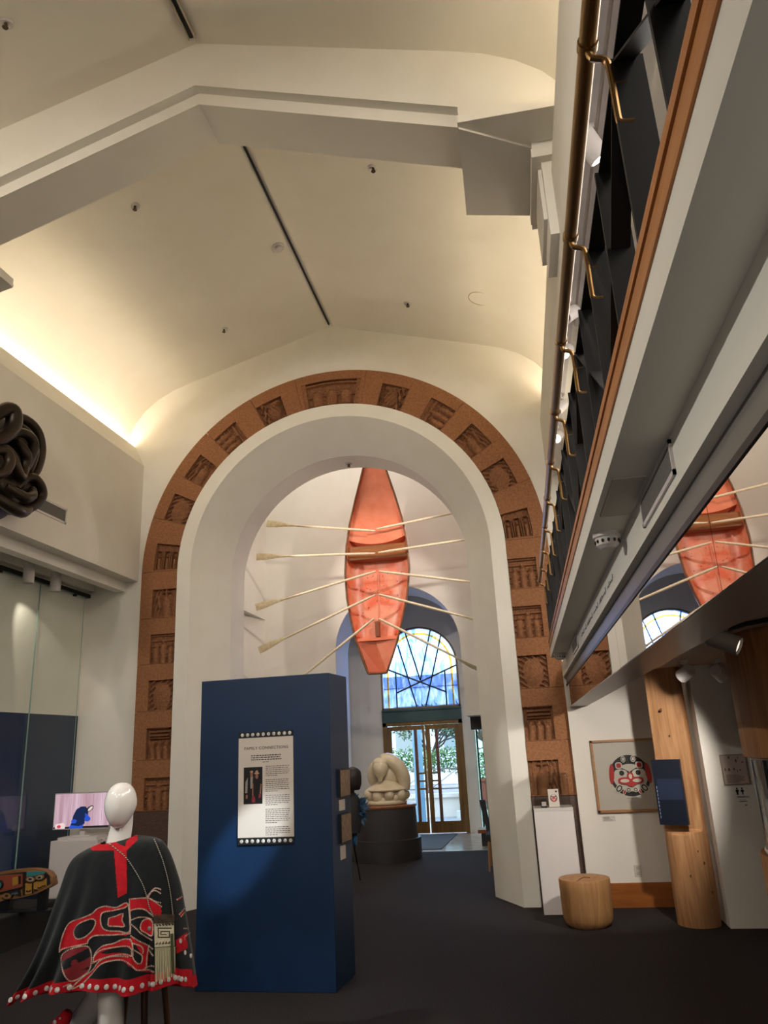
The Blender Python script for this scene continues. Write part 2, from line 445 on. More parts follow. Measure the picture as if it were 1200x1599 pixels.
# ------------------------------------------------------------------ the rotunda and the vestibule behind the arch
struct(MB().box(-7, -4.0, 9.8, 9.99, 0, 8.2).build('wall_rotunda_left_front', WALL, smooth=False))
mb = MB(); fn = lambda u, v, w: (u, w, v)
mb.prism([(-6.5, 0), (AX-1.115, 0), (AX-1.115, 8.2), (-6.5, 8.2)], fn, 13.2, 14.2)
mb.prism([(AX+1.115, 2.08), (3, 2.08), (3, 8.2), (AX+1.115, 8.2)], fn, 13.2, 14.2)
for i in range(40):
    a, b = PI-PI*i/40, PI-PI*(i+1)/40; R = 1.115; zc = 3.29; cx = AX
    mb.prism([(cx+R*math.cos(a), zc+R*math.sin(a)), (cx+R*math.cos(b), zc+R*math.sin(b)), (cx+R*math.cos(b), 8.2), (cx+R*math.cos(a), 8.2)], fn, 13.2, 14.2)
struct(mb.build('wall_back', WALL, smooth=False))
mb = MB(); mb.hexa([(-4.50, 13.2, 0), (-4.95, 9.95, 0), (-5.2, 9.95, 0), (-5.2, 13.2, 0)], [(-4.50, 13.2, 8.2), (-4.95, 9.95, 8.2), (-5.2, 9.95, 8.2), (-5.2, 13.2, 8.2)])
struct(mb.build('wall_rotunda_left', WALL, smooth=False))
struct(MB().box(-5.1, -4.49, 9.85, 13.2, 3.97, 8.2).build('trim_8', WALL, smooth=False))
struct(MB().box(3.0, 3.2, 9.8, 16, 0, 8.2).build('wall_rotunda_right', WALL, smooth=False))
struct(MB().box(-6, 3.2, 9.6, 14.2, 8.2, 8.4).build('ceiling_rotunda', CEIL, smooth=False))
struct(MB().box(-5, 3.2, 13.1, 15.6, -.2, 0).build('floor_vestibule', TILE))
struct(MB().box(-5, 3, 13.07, 13.1, -.1, .006).build('trim_9', GREYM, smooth=False))
mb = MB().hexa([(-3.2, 13.35, 0), (-1.53, 13.35, 0), (-1.45, 15.45, 0), (-3.2, 15.45, 0)], [(-3.2, 13.35, .012), (-1.53, 13.35, .012), (-1.45, 15.45, .012), (-3.2, 15.45, .012)])
tag(mb.build('entrance_mat', MATGREY, smooth=False), 'grey entrance mat on the pale tiles before the glass doors', 'mat')
WX = -2.02
w = arc_wall(-4.8, -.98, 6.2, .805, 3.20, WX, 15.6, 15.85, 36)
struct(w.build('wall_entrance', WALL, smooth=False))
struct(MB().box(-4.8, 3.2, 14.2, 15.85, 5.2, 5.4).build('ceiling_vestibule', CEIL, smooth=False))
struct(MB().box(-4.8, -4.6, 14.2, 15.85, 0, 5.3).build('wall_vestibule_left', WALL, smooth=False))
struct(MB().box(-.98, 3.2, 15.7, 15.85, 2.1, 5.3).build('wall_entrance_right', WALL, smooth=False))
struct(MB().box(-.55, 3.2, 15.7, 15.85, 0, 2.1).build('wall_shop', WALL, smooth=False))

# arched window
ST = mat('window_steel', (36, 44, 52), .4, .3); AMB = thin_glass('amber_glass', (246, 202, 112), .5); TANF = mat('tan_frame', (138, 120, 96), .5)
PANE = thin_glass('tinted_pane', (178, 200, 238), .9)
N, L = PANE.node_tree.nodes, PANE.node_tree.links
tc = N.new('ShaderNodeTexCoord'); mp_ = N.new('ShaderNodeMapping'); mp_.inputs['Scale'].default_value = (1, 1, .35)
nz = N.new('ShaderNodeTexNoise'); nz.inputs['Scale'].default_value = 7; nz.inputs['Detail'].default_value = 7; nz.inputs['Distortion'].default_value = 1.5
rp = N.new('ShaderNodeValToRGB'); rp.color_ramp.elements[0].position = .36; rp.color_ramp.elements[0].color = rgb((150, 178, 228)); rp.color_ramp.elements[1].position = .64; rp.color_ramp.elements[1].color = rgb((216, 227, 247))
L.new(tc.outputs['Object'], mp_.inputs['Vector']); L.new(mp_.outputs['Vector'], nz.inputs['Vector']); L.new(nz.outputs['Fac'], rp.inputs['Fac'])
L.new(rp.outputs['Color'], [n for n in N if n.type == 'BSDF_TRANSPARENT'][0].inputs['Color'])
win = thing('window_1', 'tall arched window with dark star-shaped steel bars and an amber border over the doors', 'window', (WX, 15.6, 2.36)); win['kind'] = 'structure'
p = sweep([(.805, 15.60), (.765, 15.60), (.765, 15.70), (.805, 15.70)], 0, 3.20, WX, 36, 2.36)
p.box(WX-.805, WX+.805, 15.6, 15.7, 2.35, 2.39)
p.build('window_frame', TANF, win, ang=30)
def WP(a, b): q = onY(590+a/8.571, 970+b/8.571, 15.66); return (q[0], q[2])
ctr = WP(573, 795)
for A, B in (((360, 130), (573, 795)), ((710, 95), (573, 795)), ((270, 320), (533, 1165)), ((852, 150), (643, 1162)), ((150, 655), (918, 945)), ((1068, 578), (262, 958)), ((243, 700), (264, 1172)), ((898, 668), (930, 1152))):
    a, b = WP(*A), WP(*B)
    MB().tube([(a[0], 15.66, a[1]), (b[0], 15.66, b[1])], .0165, 6).build('glazing_bar', ST, win, smooth=False)
p = sweep([(.685, 15.645), (.645, 15.645), (.645, 15.665), (.685, 15.665), (.685, 15.645)], 0, 3.20, WX, 36, 2.39)
p.build('amber_border', AMB, win, ang=30)
mb = MB(); pts = [(WX+.77*math.cos(PI*i/30), 3.2+.77*math.sin(PI*i/30)) for i in range(31)]+[(WX-.77, 2.39), (WX+.77, 2.39)]
mb.prism(pts, lambda u, v, w: (u, w, v), 15.672, 15.678)
mb.build('pane', PANE, win, smooth=False)
mb = MB()
for cxp, czp, s in ((573, 640, 1), (430, 560, .8), (700, 560, .8), (860, 520, .7), (330, 820, .9), (850, 820, .9), (573, 960, 1.1)):
    for k in range(4):
        w = 75*s-12*k; y0 = czp+k*34*s
        a, b, c_ = WP(cxp-w, y0+w*.8), WP(cxp, y0), WP(cxp+w, y0+w*.8)
        mb.tube([(a[0], 15.668, a[1]), (b[0], 15.668, b[1]), (c_[0], 15.668, c_[1])], .0022, 4)
mb.build('etched_chevrons', mat('etched_line', (96, 120, 160), .5), win, smooth=False)
struct(MB().box(WX-.805, WX+.805, 15.56, 15.8, 2.10, 2.35).box(WX-.805, WX+.805, 15.53, 15.8, 2.315, 2.355).build('trim_10', TEAL, smooth=False))
# brass double doors
dr = thing('door_1', 'brass-framed double glass entrance doors under the arched window', 'door', (WX, 15.62, 0)); dr['kind'] = 'structure'
MB().box(-2.825, -2.75, 15.58, 15.72, 0, 2.10).box(-1.285, -1.215, 15.58, 15.72, 0, 2.10).box(-2.825, -1.215, 15.58, 15.72, 2.03, 2.10).build('door_frame', DOORB, dr, smooth=False)
for x0, x1, g0, g1, nm in ((-2.745, -1.99, -2.66, -2.03, 0), (-1.965, -1.29, -1.88, -1.38, 1)):
    mb = MB().box(x0, g0, 15.62, 15.67, .01, 2.02).box(g1, x1, 15.62, 15.67, .01, 2.02).box(g0, g1, 15.62, 15.67, 1.94, 2.02).box(g0, g1, 15.62, 15.67, .01, .22)
    lf = mb.build('door_leaf', DOORB, dr, smooth=False)
    bx = -2.17 if nm == 0 else -1.745
    MB().box(bx-.03, bx+.03, 15.61, 15.66, .22, 1.94).build('mullion', mat('door_mullion', (112, 70, 50), .4), lf, smooth=False)
    gx0, gx1 = (bx+.03, g1) if nm == 0 else (g0, bx-.03)
    for z in (1.11, .965, .82): MB().box(gx0-.04, gx1+.03, 15.595, 15.615, z-.016, z+.016).build('push_bar', DOORB, lf, smooth=False)
    MB().box(g0, g1, 15.642, 15.648, .22, 1.94).build('pane', thin_glass('door_pane', (232, 240, 244), .9), lf, smooth=False)
# ------------------------------------------------------------------ balcony on the right
BAL = mat('balcony_white', (226, 222, 210), .7)
XB = .33; ZB = 2.426; YE = 7.9
struct(MB().box(XB, 3.4, Y0, YE, ZB, 2.515).build('balcony', BAL, smooth=False))
struct(MB().box(.37, 3.4, Y0, YE, 2.515, 2.60).build('floor_balcony', CARPET, smooth=False))
mb = MB()
for z0, z1, x in ((2.515, 2.545, .324), (2.549, 2.572, .327), (2.576, 2.602, .322)): mb.box(x, .372, Y0, YE, z0, z1)
mb.box(.335, .372, Y0, YE, 2.515, 2.60)
struct(mb.build('trim_11', OAK, smooth=False))
# drop wall under it: vent face, shadow gap, grey profile
struct(MB().box(.47, .62, Y0, 8.66, 2.285, 2.43).build('trim_12', BAL, smooth=False))
struct(MB().box(.503, .60, Y0, 8.66, 2.205, 2.286).build('trim_13', mat('grey_profile', (122, 118, 112), .5, .2), smooth=False))
struct(MB().box(.494, .60, Y0, 8.66, 2.186, 2.205).build('trim_14', mat('black_profile', (40, 33, 32), .5), smooth=False))
# mirror-clad bulkhead
BRN = mat('bulkhead_brown', (112, 98, 90), .32, .35)
struct(MB().box(.504, .69, Y0, 8.64, 1.966, 2.19).build('bulkhead', BRN, smooth=False))
MIR = mat('mirror_cladding', (196, 190, 184), .012, 1.0)
ya = Y0+.5
cuts = [Y0, -2.2, -.15, 1.90, 3.95, 6.0, 8.63]
for i, (a, b) in enumerate(zip(cuts, cuts[1:])):
    if b < .5: continue
    tag(MB().box(.4985, .504, a+.002, b-.002, 1.968, 2.186).build('mirror_panel', MIR, smooth=False, origin=(.5, (a+b)/2, 2.08)),
        ['nearest mirrored fascia panel under the balcony, reflecting the end of the orange boat', 'mirrored fascia panel reflecting the middle of the orange boat and the arched window', 'mirrored fascia panel reflecting the white arch jamb', 'farthest mirrored fascia panel, ending at the carved stone arch'][i-2 if i-2 >= 0 else 0],
        'mirror', 'mirrored panels under the balcony')
# balustrade
bal = thing('balustrade', 'dark steel balcony balustrade of posts and crossed flat bars', 'railing', (.37, 0, 2.60))
py = [-.68, .02, .73, 1.43, 2.14, 2.82, 3.52, 4.23, 4.93, 5.63, 6.33, 7.03, 7.72]
for y in py: MB().box(.335, .415, y-.007, y+.007, 2.60, 3.13).build('post', STEEL, bal, smooth=False)
for a, b in zip(py, py[1:]):
    mb = MB()
    def bar(p, q, w=.05, t=.006, x=.372):
        d = Vector((0, q[0]-p[0], q[1]-p[1])).normalized(); nn = Vector((0, -d.z, d.y))*t/2
        P = [Vector((x-w/2, p[0], p[1])), Vector((x-w/2, q[0], q[1]))]
        V = [P[0]-nn, P[1]-nn, P[1]+nn, P[0]+nn]; mb.hexa(V, [v+Vector((w, 0, 0)) for v in V])
    L = b-a
    bar((a+.01, 3.12), (b-.01, 2.62)) if py.index(a) % 2 else bar((a+.01, 2.62), (b-.01, 3.12))
    bar((a+L*.5, 2.60), (a+L*.5, 3.12), .07, .012)
    bar((a, 3.12), (b, 3.12), .05)
    mb.build('crossed_bars', STEEL, bal, smooth=False)
rail = thing('handrail', 'long round brass handrail running along the balcony edge', 'handrail', (.30, 0, 3.19))
mb = MB().tube([(.30, Y0+.2, 3.19), (.30, 7.75, 3.19)], .021, 16); mb.ell((.30, 7.75, 3.19), (.021, .021, .021)); mb.build('rail', BRASS, rail)
for y in py:
    mb = MB().tube(smoothpath([(.30, y, 3.172), (.305, y, 3.15), (.335, y, 3.135), (.341, y, 3.09), (.341, y, 2.98), (.345, y, 2.955), (.372, y, 2.95)], 18), .009, 8)
    mb.tube([(.341, y, 3.06), (.372, y, 3.06)], .008, 8); mb.tube([(.30, y-.012, 3.19), (.30, y+.012, 3.19)], .0245, 14)
    mb.build('bracket', BRASS, rail)
# balcony interior glimpses: wall panels and pictures
struct(MB().box(2.5, 2.6, Y0, 8.7, 2.6, 4.72).build('wall_balcony', mat('balcony_wall', (196, 190, 184), .8), smooth=False))
# track and spots on the header
SPW = mat('spot_white', (214, 206, 202), .45); HOT = mat('lamp_face', (255, 250, 240), .4, emit=(255, 246, 232), es=12)
tag(MB().box(.60, .655, -2, 7.6, 4.63, 4.68).build('light_track', SPW, smooth=False), 'white lighting track along the header above the balcony rail', 'light track')
tag(MB().box(.68, .80, -2, 5.3, 4.655, 4.72).build('cable_tray', SPW, smooth=False), 'flat white cable tray beside the lighting track above the balcony', 'cable tray')
def track_spot(name, pos, aim, r, L, label, grp, body=SPW, drop=.10, lamp=None, W=0, ang=40, blend=.5, col=(1, .9, .78), hot=HOT, cat='spotlight'):
    pos = Vector(pos); aim = Vector(aim); d = (aim-pos).normalized()
    t = thing(name, label, cat, pos, grp)
    MB().lathe([(r*.86, -L/2), (r, -L/2+.01), (r, L/2), (r*.88, L/2), (r*.84, L/2-.012), (.001, L/2-.014)], pos, 24, 0, d).build('can', body, t)
    MB().lathe([(r*.82, L/2-.013), (r*.4, L/2-.009), (.001, L/2-.009)], pos, 20, 0, d).build('lamp_lens', hot, t)
    MB().tube([pos+Vector((0, 0, drop)), pos+Vector((0, 0, r*.5))], .012, 8).box(pos.x-.022, pos.x+.022, pos.y-.05, pos.y+.05, pos.z+drop-.03, pos.z+drop).build('stem', body, t)
    if W:
        l = bpy.data.lights.new(name+'_beam', 'SPOT'); l.energy = W; l.spot_size = math.radians(ang); l.spot_blend = blend; l.color = col; l.shadow_soft_size = r*.6
        o = bpy.data.objects.new(name+'_beam', l); COL.objects.link(o); o.location = pos+d*(L/2+.02)
        o.rotation_mode = 'QUATERNION'; o.rotation_quaternion = d.to_track_quat('-Z', 'Y')
    return t
SG = 'spotlights on the balcony track'
track_spot('track_spotlight', (.62, 3.25, 4.50), (1.15, 3.6, 3.6), .055, .16, 'white track spotlight nearest the viewer, hung beside the brass rail', SG, W=0)
track_spot('track_spotlight', (.60, 4.84, 4.50), (-2, 2.8, 1.9), .05, .14, 'white track spotlight just above the upper glowing lamp', SG, W=0, hot=mat('lamp_off', (120, 110, 104), .5))
track_spot('track_spotlight', (.60, 5.38, 4.50), (-.6, 2.6, 2.2), .05, .14, 'upper of the two glowing track spotlights by the brass rail', SG, W=70, ang=70)
track_spot('track_spotlight', (.60, 6.42, 4.50), (-2, 4.5, 1.5), .05, .14, 'white unlit track spotlight just above the lower glowing lamp', SG, W=0, hot=mat('lamp_off', (120, 110, 104), .5))
track_spot('track_spotlight', (.605, 7.12, 4.50), (-.4, 4.3, 2.2), .05, .14, 'lower of the two glowing track spotlights by the brass rail', SG, W=70, ang=70)
# vents, lettering, detectors under the balcony
GR = noisy('vent_mesh', (120, 116, 110), (92, 88, 84), 60, .6)
def vent(name, X, y0, y1, z0, z1, label, s, grp=None, nsl=14, fm=None):
    t = thing(name, label, 'vent', (X, (y0+y1)/2, (z0+z1)/2), grp)
    w = .02*(z1-z0)/.15
    mb = MB(); a, b = sorted((X, X+s*.008))
    mb.box(a, b, y0, y1, z0, z0+w).box(a, b, y0, y1, z1-w, z1).box(a, b, y0, y0+w, z0, z1).box(a, b, y1-w, y1, z0, z1)
    mb.build('vent_frame', fm or SPW, t, smooth=False)
    mb = MB(); a, b = sorted((X+s*.001, X+s*.005)); mb.box(a, b, y0+w, y1-w, z0+w, z1-w, 0)
    for i in range(nsl): z = z0+w+(z1-z0-2*w)*(i+.5)/nsl; a2, b2 = sorted((X+s*.005, X+s*.007)); mb.box(a2, b2, y0+w, y1-w, z-.0012, z+.0012, 1)
    mb.build('grille', [mat('vent_dark', (86, 82, 76), .7), mat('vent_slat', (150, 146, 138), .6)], t, smooth=False)
    return t
vent('air_vent', .47, 2.02, 2.58, 2.315, 2.415, 'large louvred air vent set in the white drop face under the balcony', -1, 'vents under the balcony')
vent('air_vent', .47, 6.0, 6.6, 2.31, 2.41, 'small distant louvred vent beyond the dark lettering under the balcony', -1, 'vents under the balcony')
vent('air_vent', -4.70, 6.60, 7.14, 4.12, 4.295, 'rectangular grey vent in the left wall beside the bronze relief', 1)
let = MB()
rnd = random.Random(3); y = 3.55
for wlen in (5, 7, 6, 8, 3, 5):      # illegible script lettering read from a distance: a run of looping strokes
    pts = []
    hs = [rnd.choice((.006, .007, .008, .016)) for _ in range(wlen+1)]; hs[0] = .02
    for k in range(wlen*12):
        a = k*PI/6; tall = hs[k//12]; s_ = math.sin(a)
        pts.append((.4685, y+k*.00425+.007*math.cos(a)-.35*tall*max(0, s_), 2.342+tall*(s_ if s_ > 0 else s_*.35)))
    let.tube(pts, .0012, 5); y += wlen*12*.00425+.07
tag(let.build('script_lettering', mat('lettering', (58, 54, 50), .5), smooth=False, origin=(.4685, 4.4, 2.345)), 'dark raised script lettering along the white drop face under the balcony', 'lettering')
def detector(pos, r, label, up=True):
    t = thing('smoke_detector', label, 'smoke detector', pos); p = Vector(pos)
    MB().lathe([(r, 0), (r, -.018), (r*.86, -.022), (r*.80, -.05), (r*.5, -.062), (.001, -.062)], p, 28).build('housing', SPW, t)
    mb = MB()
    for i in range(12):
        a = 2*PI*i/12; c = p+Vector((math.cos(a)*r*.83, math.sin(a)*r*.83, -.036)); mb.ell(c, (.006, .006, .008), 6, 4)
    mb.build('intake_slots', DARK, t)
detector((.40, 3.04, ZB), .055, 'round white smoke detector under the balcony, nearer the viewer')
detector((.40, 7.5, ZB), .055, 'round white smoke detector at the far end of the balcony underside')
tag(MB().box(.352, .455, 2.35, 2.78, ZB-.003, ZB).build('access_panel', mat('panel_grey', (190, 184, 172), .7), smooth=False), 'flat square access panel in the underside of the balcony', 'access panel')

# ------------------------------------------------------------------ alcove under the balcony
AW = mat('alcove_wall_paint', (230, 222, 210), .85, spec=.2)
struct(MB().box(.475, 1.62, 8.66, 8.79, 0, 2.3).build('wall_alcove', AW, smooth=False))
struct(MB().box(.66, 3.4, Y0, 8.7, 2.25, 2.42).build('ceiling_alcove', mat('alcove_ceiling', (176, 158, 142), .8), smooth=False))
pier = [(1.59, 7.71), (3.3, 7.71), (3.3, 8.66), (1.60, 8.66)]
struct(MB().prism(pier, lambda u, v, w: (u, v, w), 0, 2.26).build('wall_pier', AW, smooth=False))
struct(MB().box(.475, 1.60, 8.63, 8.66, 0, .212).box(.475, 1.60, 8.638, 8.66, .212, .222).build('baseboard_right', BASEB, smooth=False))

# log post with a screen
lg = thing('cedar_log_post', 'tall split cedar log post with a flat cut upper face, standing before the white pier', 'log post', (1.33, 7.9, 0))
prof = [(0, .185), (.12, .19), (.5, .187), (.85, .186), (1.4, .176), (2.27, .165)]
def logR(z): 
    for (a, r), (b, q) in zip(prof, prof[1:]):
        if z <= b: return r+(q-r)*(z-a)/(b-a)
    return .165
def logring(z, cut, n=48):
    r = logR(z); cx = 1.372; P = []
    for j in range(n):
        a = 2*PI*j/n; k = 1+.012*math.sin(3*a+z)+.008*math.sin(7*a+2*z)
        x, y = r*k*math.cos(a), r*k*math.sin(a)
        if cut is not None:
            nx, ny = -.42, -.907; d = x*nx+y*ny
            if d > cut: x -= nx*(d-cut); y -= ny*(d-cut)
        P.append((cx+x, 7.9+y, z))
    return P
mb = MB(); zs = [(0, None), (.015, None), (.2, None), (.4, None), (.6, None), (.70, None), (.755, .178), (.778, .15), (.785, .08), (.80, .066), (1.2, .066), (1.6, .066), (2.0, .066), (2.26, .066)]
for z, c in zs: mb.v += logring(z, c)
for i in range(len(zs)-1):
    for j in range(48): mb.f.append([i*48+j, i*48+(j+1) % 48, (i+1)*48+(j+1) % 48, (i+1)*48+j]); mb.m.append(0)
mb.f.append(list(range((len(zs)-1)*48, len(zs)*48))); mb.m.append(0)
mb.build('log', CEDARZ, lg, ang=40)
for kx, kz, kr, ky in ((1.30, 1.86, .016, -.0), (1.345, 1.62, .010, 0), (1.46, .52, .014, 1), (1.33, .42, .02, 1), (1.49, .28, .012, 1), (1.42, .62, .009, 1)):
    yk = 7.9-math.sqrt(max(.001, (logR(kz)*1.0)**2-(kx-1.372)**2)) if ky else 7.9-(.066-.42*(kx-1.372))/.907
    nk = Vector((kx-1.372, yk-7.9, 0)).normalized() if ky else Vector((-.42, -.907, 0))
    MB().ell((kx, yk+.002, kz), (kr*.7, .0055, kr), 14, 8).build('knot', mat('knot_brown', (96, 56, 32), .7), lg)
tscr = thing('touch_screen', 'dark blue touch screen on a slim panel mounted on the cedar log post', 'screen', (1.26, 7.72, 1.13))
def SL(u, v, w): 
    ux, uy = .907, -.42
    return (1.275+u*ux+w*-.42, 7.775+u*uy+w*-.907, v)
MB().prism([(-.128, .845), (.128, .845), (.128, 1.41), (-.128, 1.41)], SL, 0, .05).build('casing', mat('navy_casing', (20, 25, 40), .35), tscr, smooth=False)
MB().prism([(-.10, 1.06), (.12, 1.06), (.12, 1.24), (-.10, 1.24)], SL, .05, .052).build('display', mat('screen_glow', (34, 42, 60), .3, emit=(60, 74, 104), es=.05), tscr, smooth=False)
mb = MB()
for k in range(9): mb.prism([(-.112, .90+k*.032), (-.106, .90+k*.032), (-.106, .922+k*.032), (-.112, .922+k*.032)], SL, .05, .0515)
mb.build('side_lettering', mat('panel_text', (150, 160, 180), .4), tscr, smooth=False)

# log stool
st = thing('log_stool', 'pale round log stool with a radial crack in its top, on the dark carpet', 'stool', (.405, 7.9, 0))
pr = [(.18, 0), (.205, .02), (.222, .06), (.228, .12), (.232, .3), (.234, .385), (.229, .398), (.01, .400)]
mb = MB()
for r, z in pr:
    for j in range(56):
        a = 2*PI*j/56; k = 1+.01*math.sin(2*a)+.006*math.sin(5*a+z*4); mb.v.append((.405+r*k*math.cos(a), 7.9+r*k*math.sin(a), z))
for i in range(len(pr)-1):
    for j in range(56): mb.f.append([i*56+j, i*56+(j+1) % 56, (i+1)*56+(j+1) % 56, (i+1)*56+j]); mb.m.append(0)
mb.f.append(list(range(7*56, 8*56))); mb.m.append(0)
mb.build('log', wood('stool_wood', (178, 132, 84), (148, 104, 64), 'z', 4, .6), st, ang=40)
mb = MB(); 
for pts in ([(.405, 7.9), (.36, 7.80), (.335, 7.70)], [(.405, 7.9), (.46, 7.87)]):
    mb.tube([(x, y, .400) for x, y in pts], [.005, .004, .002][:len(pts)], 6)
mb.build('crack', mat('crack_dark', (64, 40, 22), .9), st)

# framed roundel print (a plain symmetrical ornament)
fr = thing('framed_print', 'large oak-framed print of a red and black roundel on the alcove wall', 'framed print', (1.0, 8.66, 1.25))
W = XZ(8.66); FX0, FX1, FZ0, FZ1 = .668, 1.36, .888, 1.604
FW = wood('frame_wood', (176, 128, 78), (150, 104, 58), 'x', 4, .5)
mb = MB(); t = .022
for a, b, c, d in ((FX0, FX1, FZ0, FZ0+t), (FX0, FX1, FZ1-t, FZ1), (FX0, FX0+t, FZ0, FZ1), (FX1-t, FX1, FZ0, FZ1)): mb.box(a, b, 8.622, 8.66, c, d)
mb.build('frame', FW, fr, smooth=False)
PAPER = mat('print_paper', (196, 186, 170), .55); INK = mat('print_black', (20, 19, 20), .6); RED = mat('print_red', (172, 34, 32), .6)
MB().box(FX0+t, FX1-t, 8.645, 8.655, FZ0+t, FZ1-t).build('sheet', PAPER, fr, smooth=False)
def oval(cx, cz, a, b, n=28, rot=0, sq=1.0):
    out = []
    for i in range(n):
        an = 2*PI*i/n; c, s = math.cos(an), math.sin(an)
        x = a*math.copysign(abs(c)**sq, c); z = b*math.copysign(abs(s)**sq, s)
        out.append((cx+x*math.cos(rot)-z*math.sin(rot), cz+x*math.sin(rot)+z*math.cos(rot)))
    return out
def art(name, layers, fn, parent, mats, w0=0.0, dw=.0006):
    mb = MB()
    for i, (poly, mi) in enumerate(layers): mb.prism(poly, fn, w0, w0+dw*(i+1), mi)
    return mb.build(name, mats, parent, smooth=False)
def roundel(cx, cz, R):
    L = [(oval(cx, cz, R, R, 48), 0), (oval(cx, cz-.10*R, R*.84, R*.66, 40), 2), ([(cx-.86*R, cz+.30*R), (cx-.4*R, cz+.40*R), (cx, cz+.18*R), (cx+.4*R, cz+.40*R), (cx+.86*R, cz+.30*R), (cx+.5*R, cz+.28*R), (cx+.12*R, cz+.04*R), (cx-.12*R, cz+.04*R), (cx-.5*R, cz+.28*R)], 0)]
    for s in (-1, 1):
        L += [(oval(cx+s*R*.90, cz+R*.10, R*.13, R*.50, 20, s*.1), 1), (oval(cx+s*.50*R, cz+.50*R, R*.17, R*.16, 20, 0, .6), 2), (oval(cx+s*.50*R, cz+.50*R, R*.12, R*.11, 20, 0, .6), 1),
              (oval(cx+s*.24*R, cz+.80*R, R*.115, R*.16, 24), 2), (oval(cx+s*.24*R, cz+.80*R, R*.085, R*.125, 24), 0), (oval(cx+s*.24*R, cz+.80*R, R*.055, R*.09, 24), 2),
              (oval(cx+s*.42*R, cz+.12*R, R*.31, R*.19, 28, s*.12, .8), 2), (oval(cx+s*.40*R, cz+.13*R, R*.125, R*.125, 24), 0),
              (oval(cx+s*.62*R, cz-.60*R, R*.22, R*.16, 24, s*-.8), 2), (oval(cx+s*.62*R, cz-.60*R, R*.18, R*.125, 24, s*-.8), 0), (oval(cx+s*.62*R, cz-.60*R, R*.12, R*.07, 24, s*-.8), 2),
              (oval(cx+s*.17*R, cz-.68*R, R*.125, R*.12, 24), 2), (oval(cx+s*.17*R, cz-.68*R, R*.09, R*.085, 24), 0), (oval(cx+s*.17*R, cz-.68*R, R*.055, R*.05, 24), 2),
              (oval(cx+s*.38*R, cz-.78*R, R*.07, R*.15, 20, s*.5), 2), (oval(cx+s*.38*R, cz-.78*R, R*.045, R*.11, 20, s*.5), 1)]
    L += [(oval(cx, cz-.24*R, R*.62, R*.17, 40, 0, .6), 1), (oval(cx-.30*R, cz-.24*R, R*.22, R*.085, 30), 2), (oval(cx+.30*R, cz-.24*R, R*.22, R*.085, 30), 2), (oval(cx, cz-.04*R, R*.16, R*.22, 24), 1), (oval(cx, cz-.04*R, R*.08, R*.12, 24), 2), (oval(cx, cz-.43*R, R*.2, R*.09, 24), 1)]
    return L
art('roundel', roundel(1.035, 1.24, .205), XZ(8.6449), fr, [INK, RED, PAPER])
mb = MB()
for k, (a, b) in enumerate(((.98, 1.04), (1.06, 1.12))): mb.box(a, b, 8.6435, 8.645, 1.018, 1.022)
mb.build('pencil_caption', mat('pencil', (140, 130, 120), .7), fr, smooth=False)
MB().box(FX0+t, FX1-t, 8.632, 8.635, FZ0+t, FZ1-t).build('glazing', thin_glass('picture_glass', (250, 250, 250), .35), fr, smooth=False)
def card(name, label, X0, X1, Z0, Z1, Y, lines, m=None, cat='label card', parent=None):
    t = thing(name, label, cat, ((X0+X1)/2, Y, (Z0+Z1)/2))
    MB().box(X0, X1, Y-.004, Y, Z0, Z1).build('card', m or mat('label_white', (206, 198, 188), .7), t, smooth=False)
    mb = MB(); rr = random.Random(int(X0*1000))
    for i in range(lines):
        z = Z1-(Z1-Z0)*(i+1)/(lines+1); h = (Z1-Z0)/(lines+1)*.2
        mb.box(X0+(X1-X0)*.1, X0+(X1-X0)*(.5+.4*rr.random()), Y-.005, Y-.004, z-h, z+h)
    mb.build('printed_lines', mat('faint_print', (120, 112, 104), .7), t, smooth=False)
    return t
card('label_card', 'small white caption card below the framed roundel print', .70, .83, .80, .855, 8.66, 3)
mp = thing('wall_map', 'pale framed map sheet on the white pier above the restroom sign', 'map', (1.83, 7.71, 1.3))
MB().box(1.735, 1.955, 7.69, 7.71, 1.17, 1.43).build('frame', mat('map_frame', (150, 128, 112), .6), mp, smooth=False)
MB().box(1.742, 1.948, 7.687, 7.69, 1.177, 1.423).build('sheet', mat('map_paper', (190, 170, 156), .6), mp, smooth=False)
mb = MB(); rr = random.Random(5)
for k in range(9):
    x, z = 1.76+.17*rr.random(), 1.27+.14*rr.random(); mb.prism(oval(x, z, .004+.006*rr.random(), .006+.01*rr.random(), 10), XZ(7.687), 0, .001)
for k in range(6): mb.box(1.76, 1.76+.16*(.6+.4*rr.random()), 7.686, 7.687, 1.19+k*.012, 1.194+k*.012)
mb.build('printed_marks', mat('map_marks', (116, 88, 76), .7), mp, smooth=False)
sg = thing('restroom_sign', 'black restroom pictograms with small lettering on the white pier', 'sign', (1.86, 7.71, 1.1))
SGM = mat('sign_black', (30, 26, 28), .6); mb = MB(); V = XZ(7.71)
for cx, sk in ((1.838, 0), (1.882, 1)):
    mb.prism(oval(cx, 1.136, .0065, .0075, 14), V, 0, .002)
    if sk: mb.prism([(cx-.005, 1.126), (cx+.005, 1.126), (cx+.017, 1.112), (cx+.009, 1.106), (cx+.005, 1.098), (cx+.005, 1.082), (cx-.005, 1.082), (cx-.005, 1.098), (cx-.009, 1.106), (cx-.017, 1.112)], V, 0, .002)
    else: mb.prism([(cx-.008, 1.126), (cx+.008, 1.126), (cx+.016, 1.114), (cx+.009, 1.108), (cx+.007, 1.082), (cx-.007, 1.082), (cx-.009, 1.108), (cx-.016, 1.114)], V, 0, .002)
mb.build('pictograms', SGM, sg, smooth=False)
text('lettering', 'UNIVERSAL', .022, (1.882, 7.7085, 1.062), (1, 0, 0), (0, 0, 1), SGM, sg)
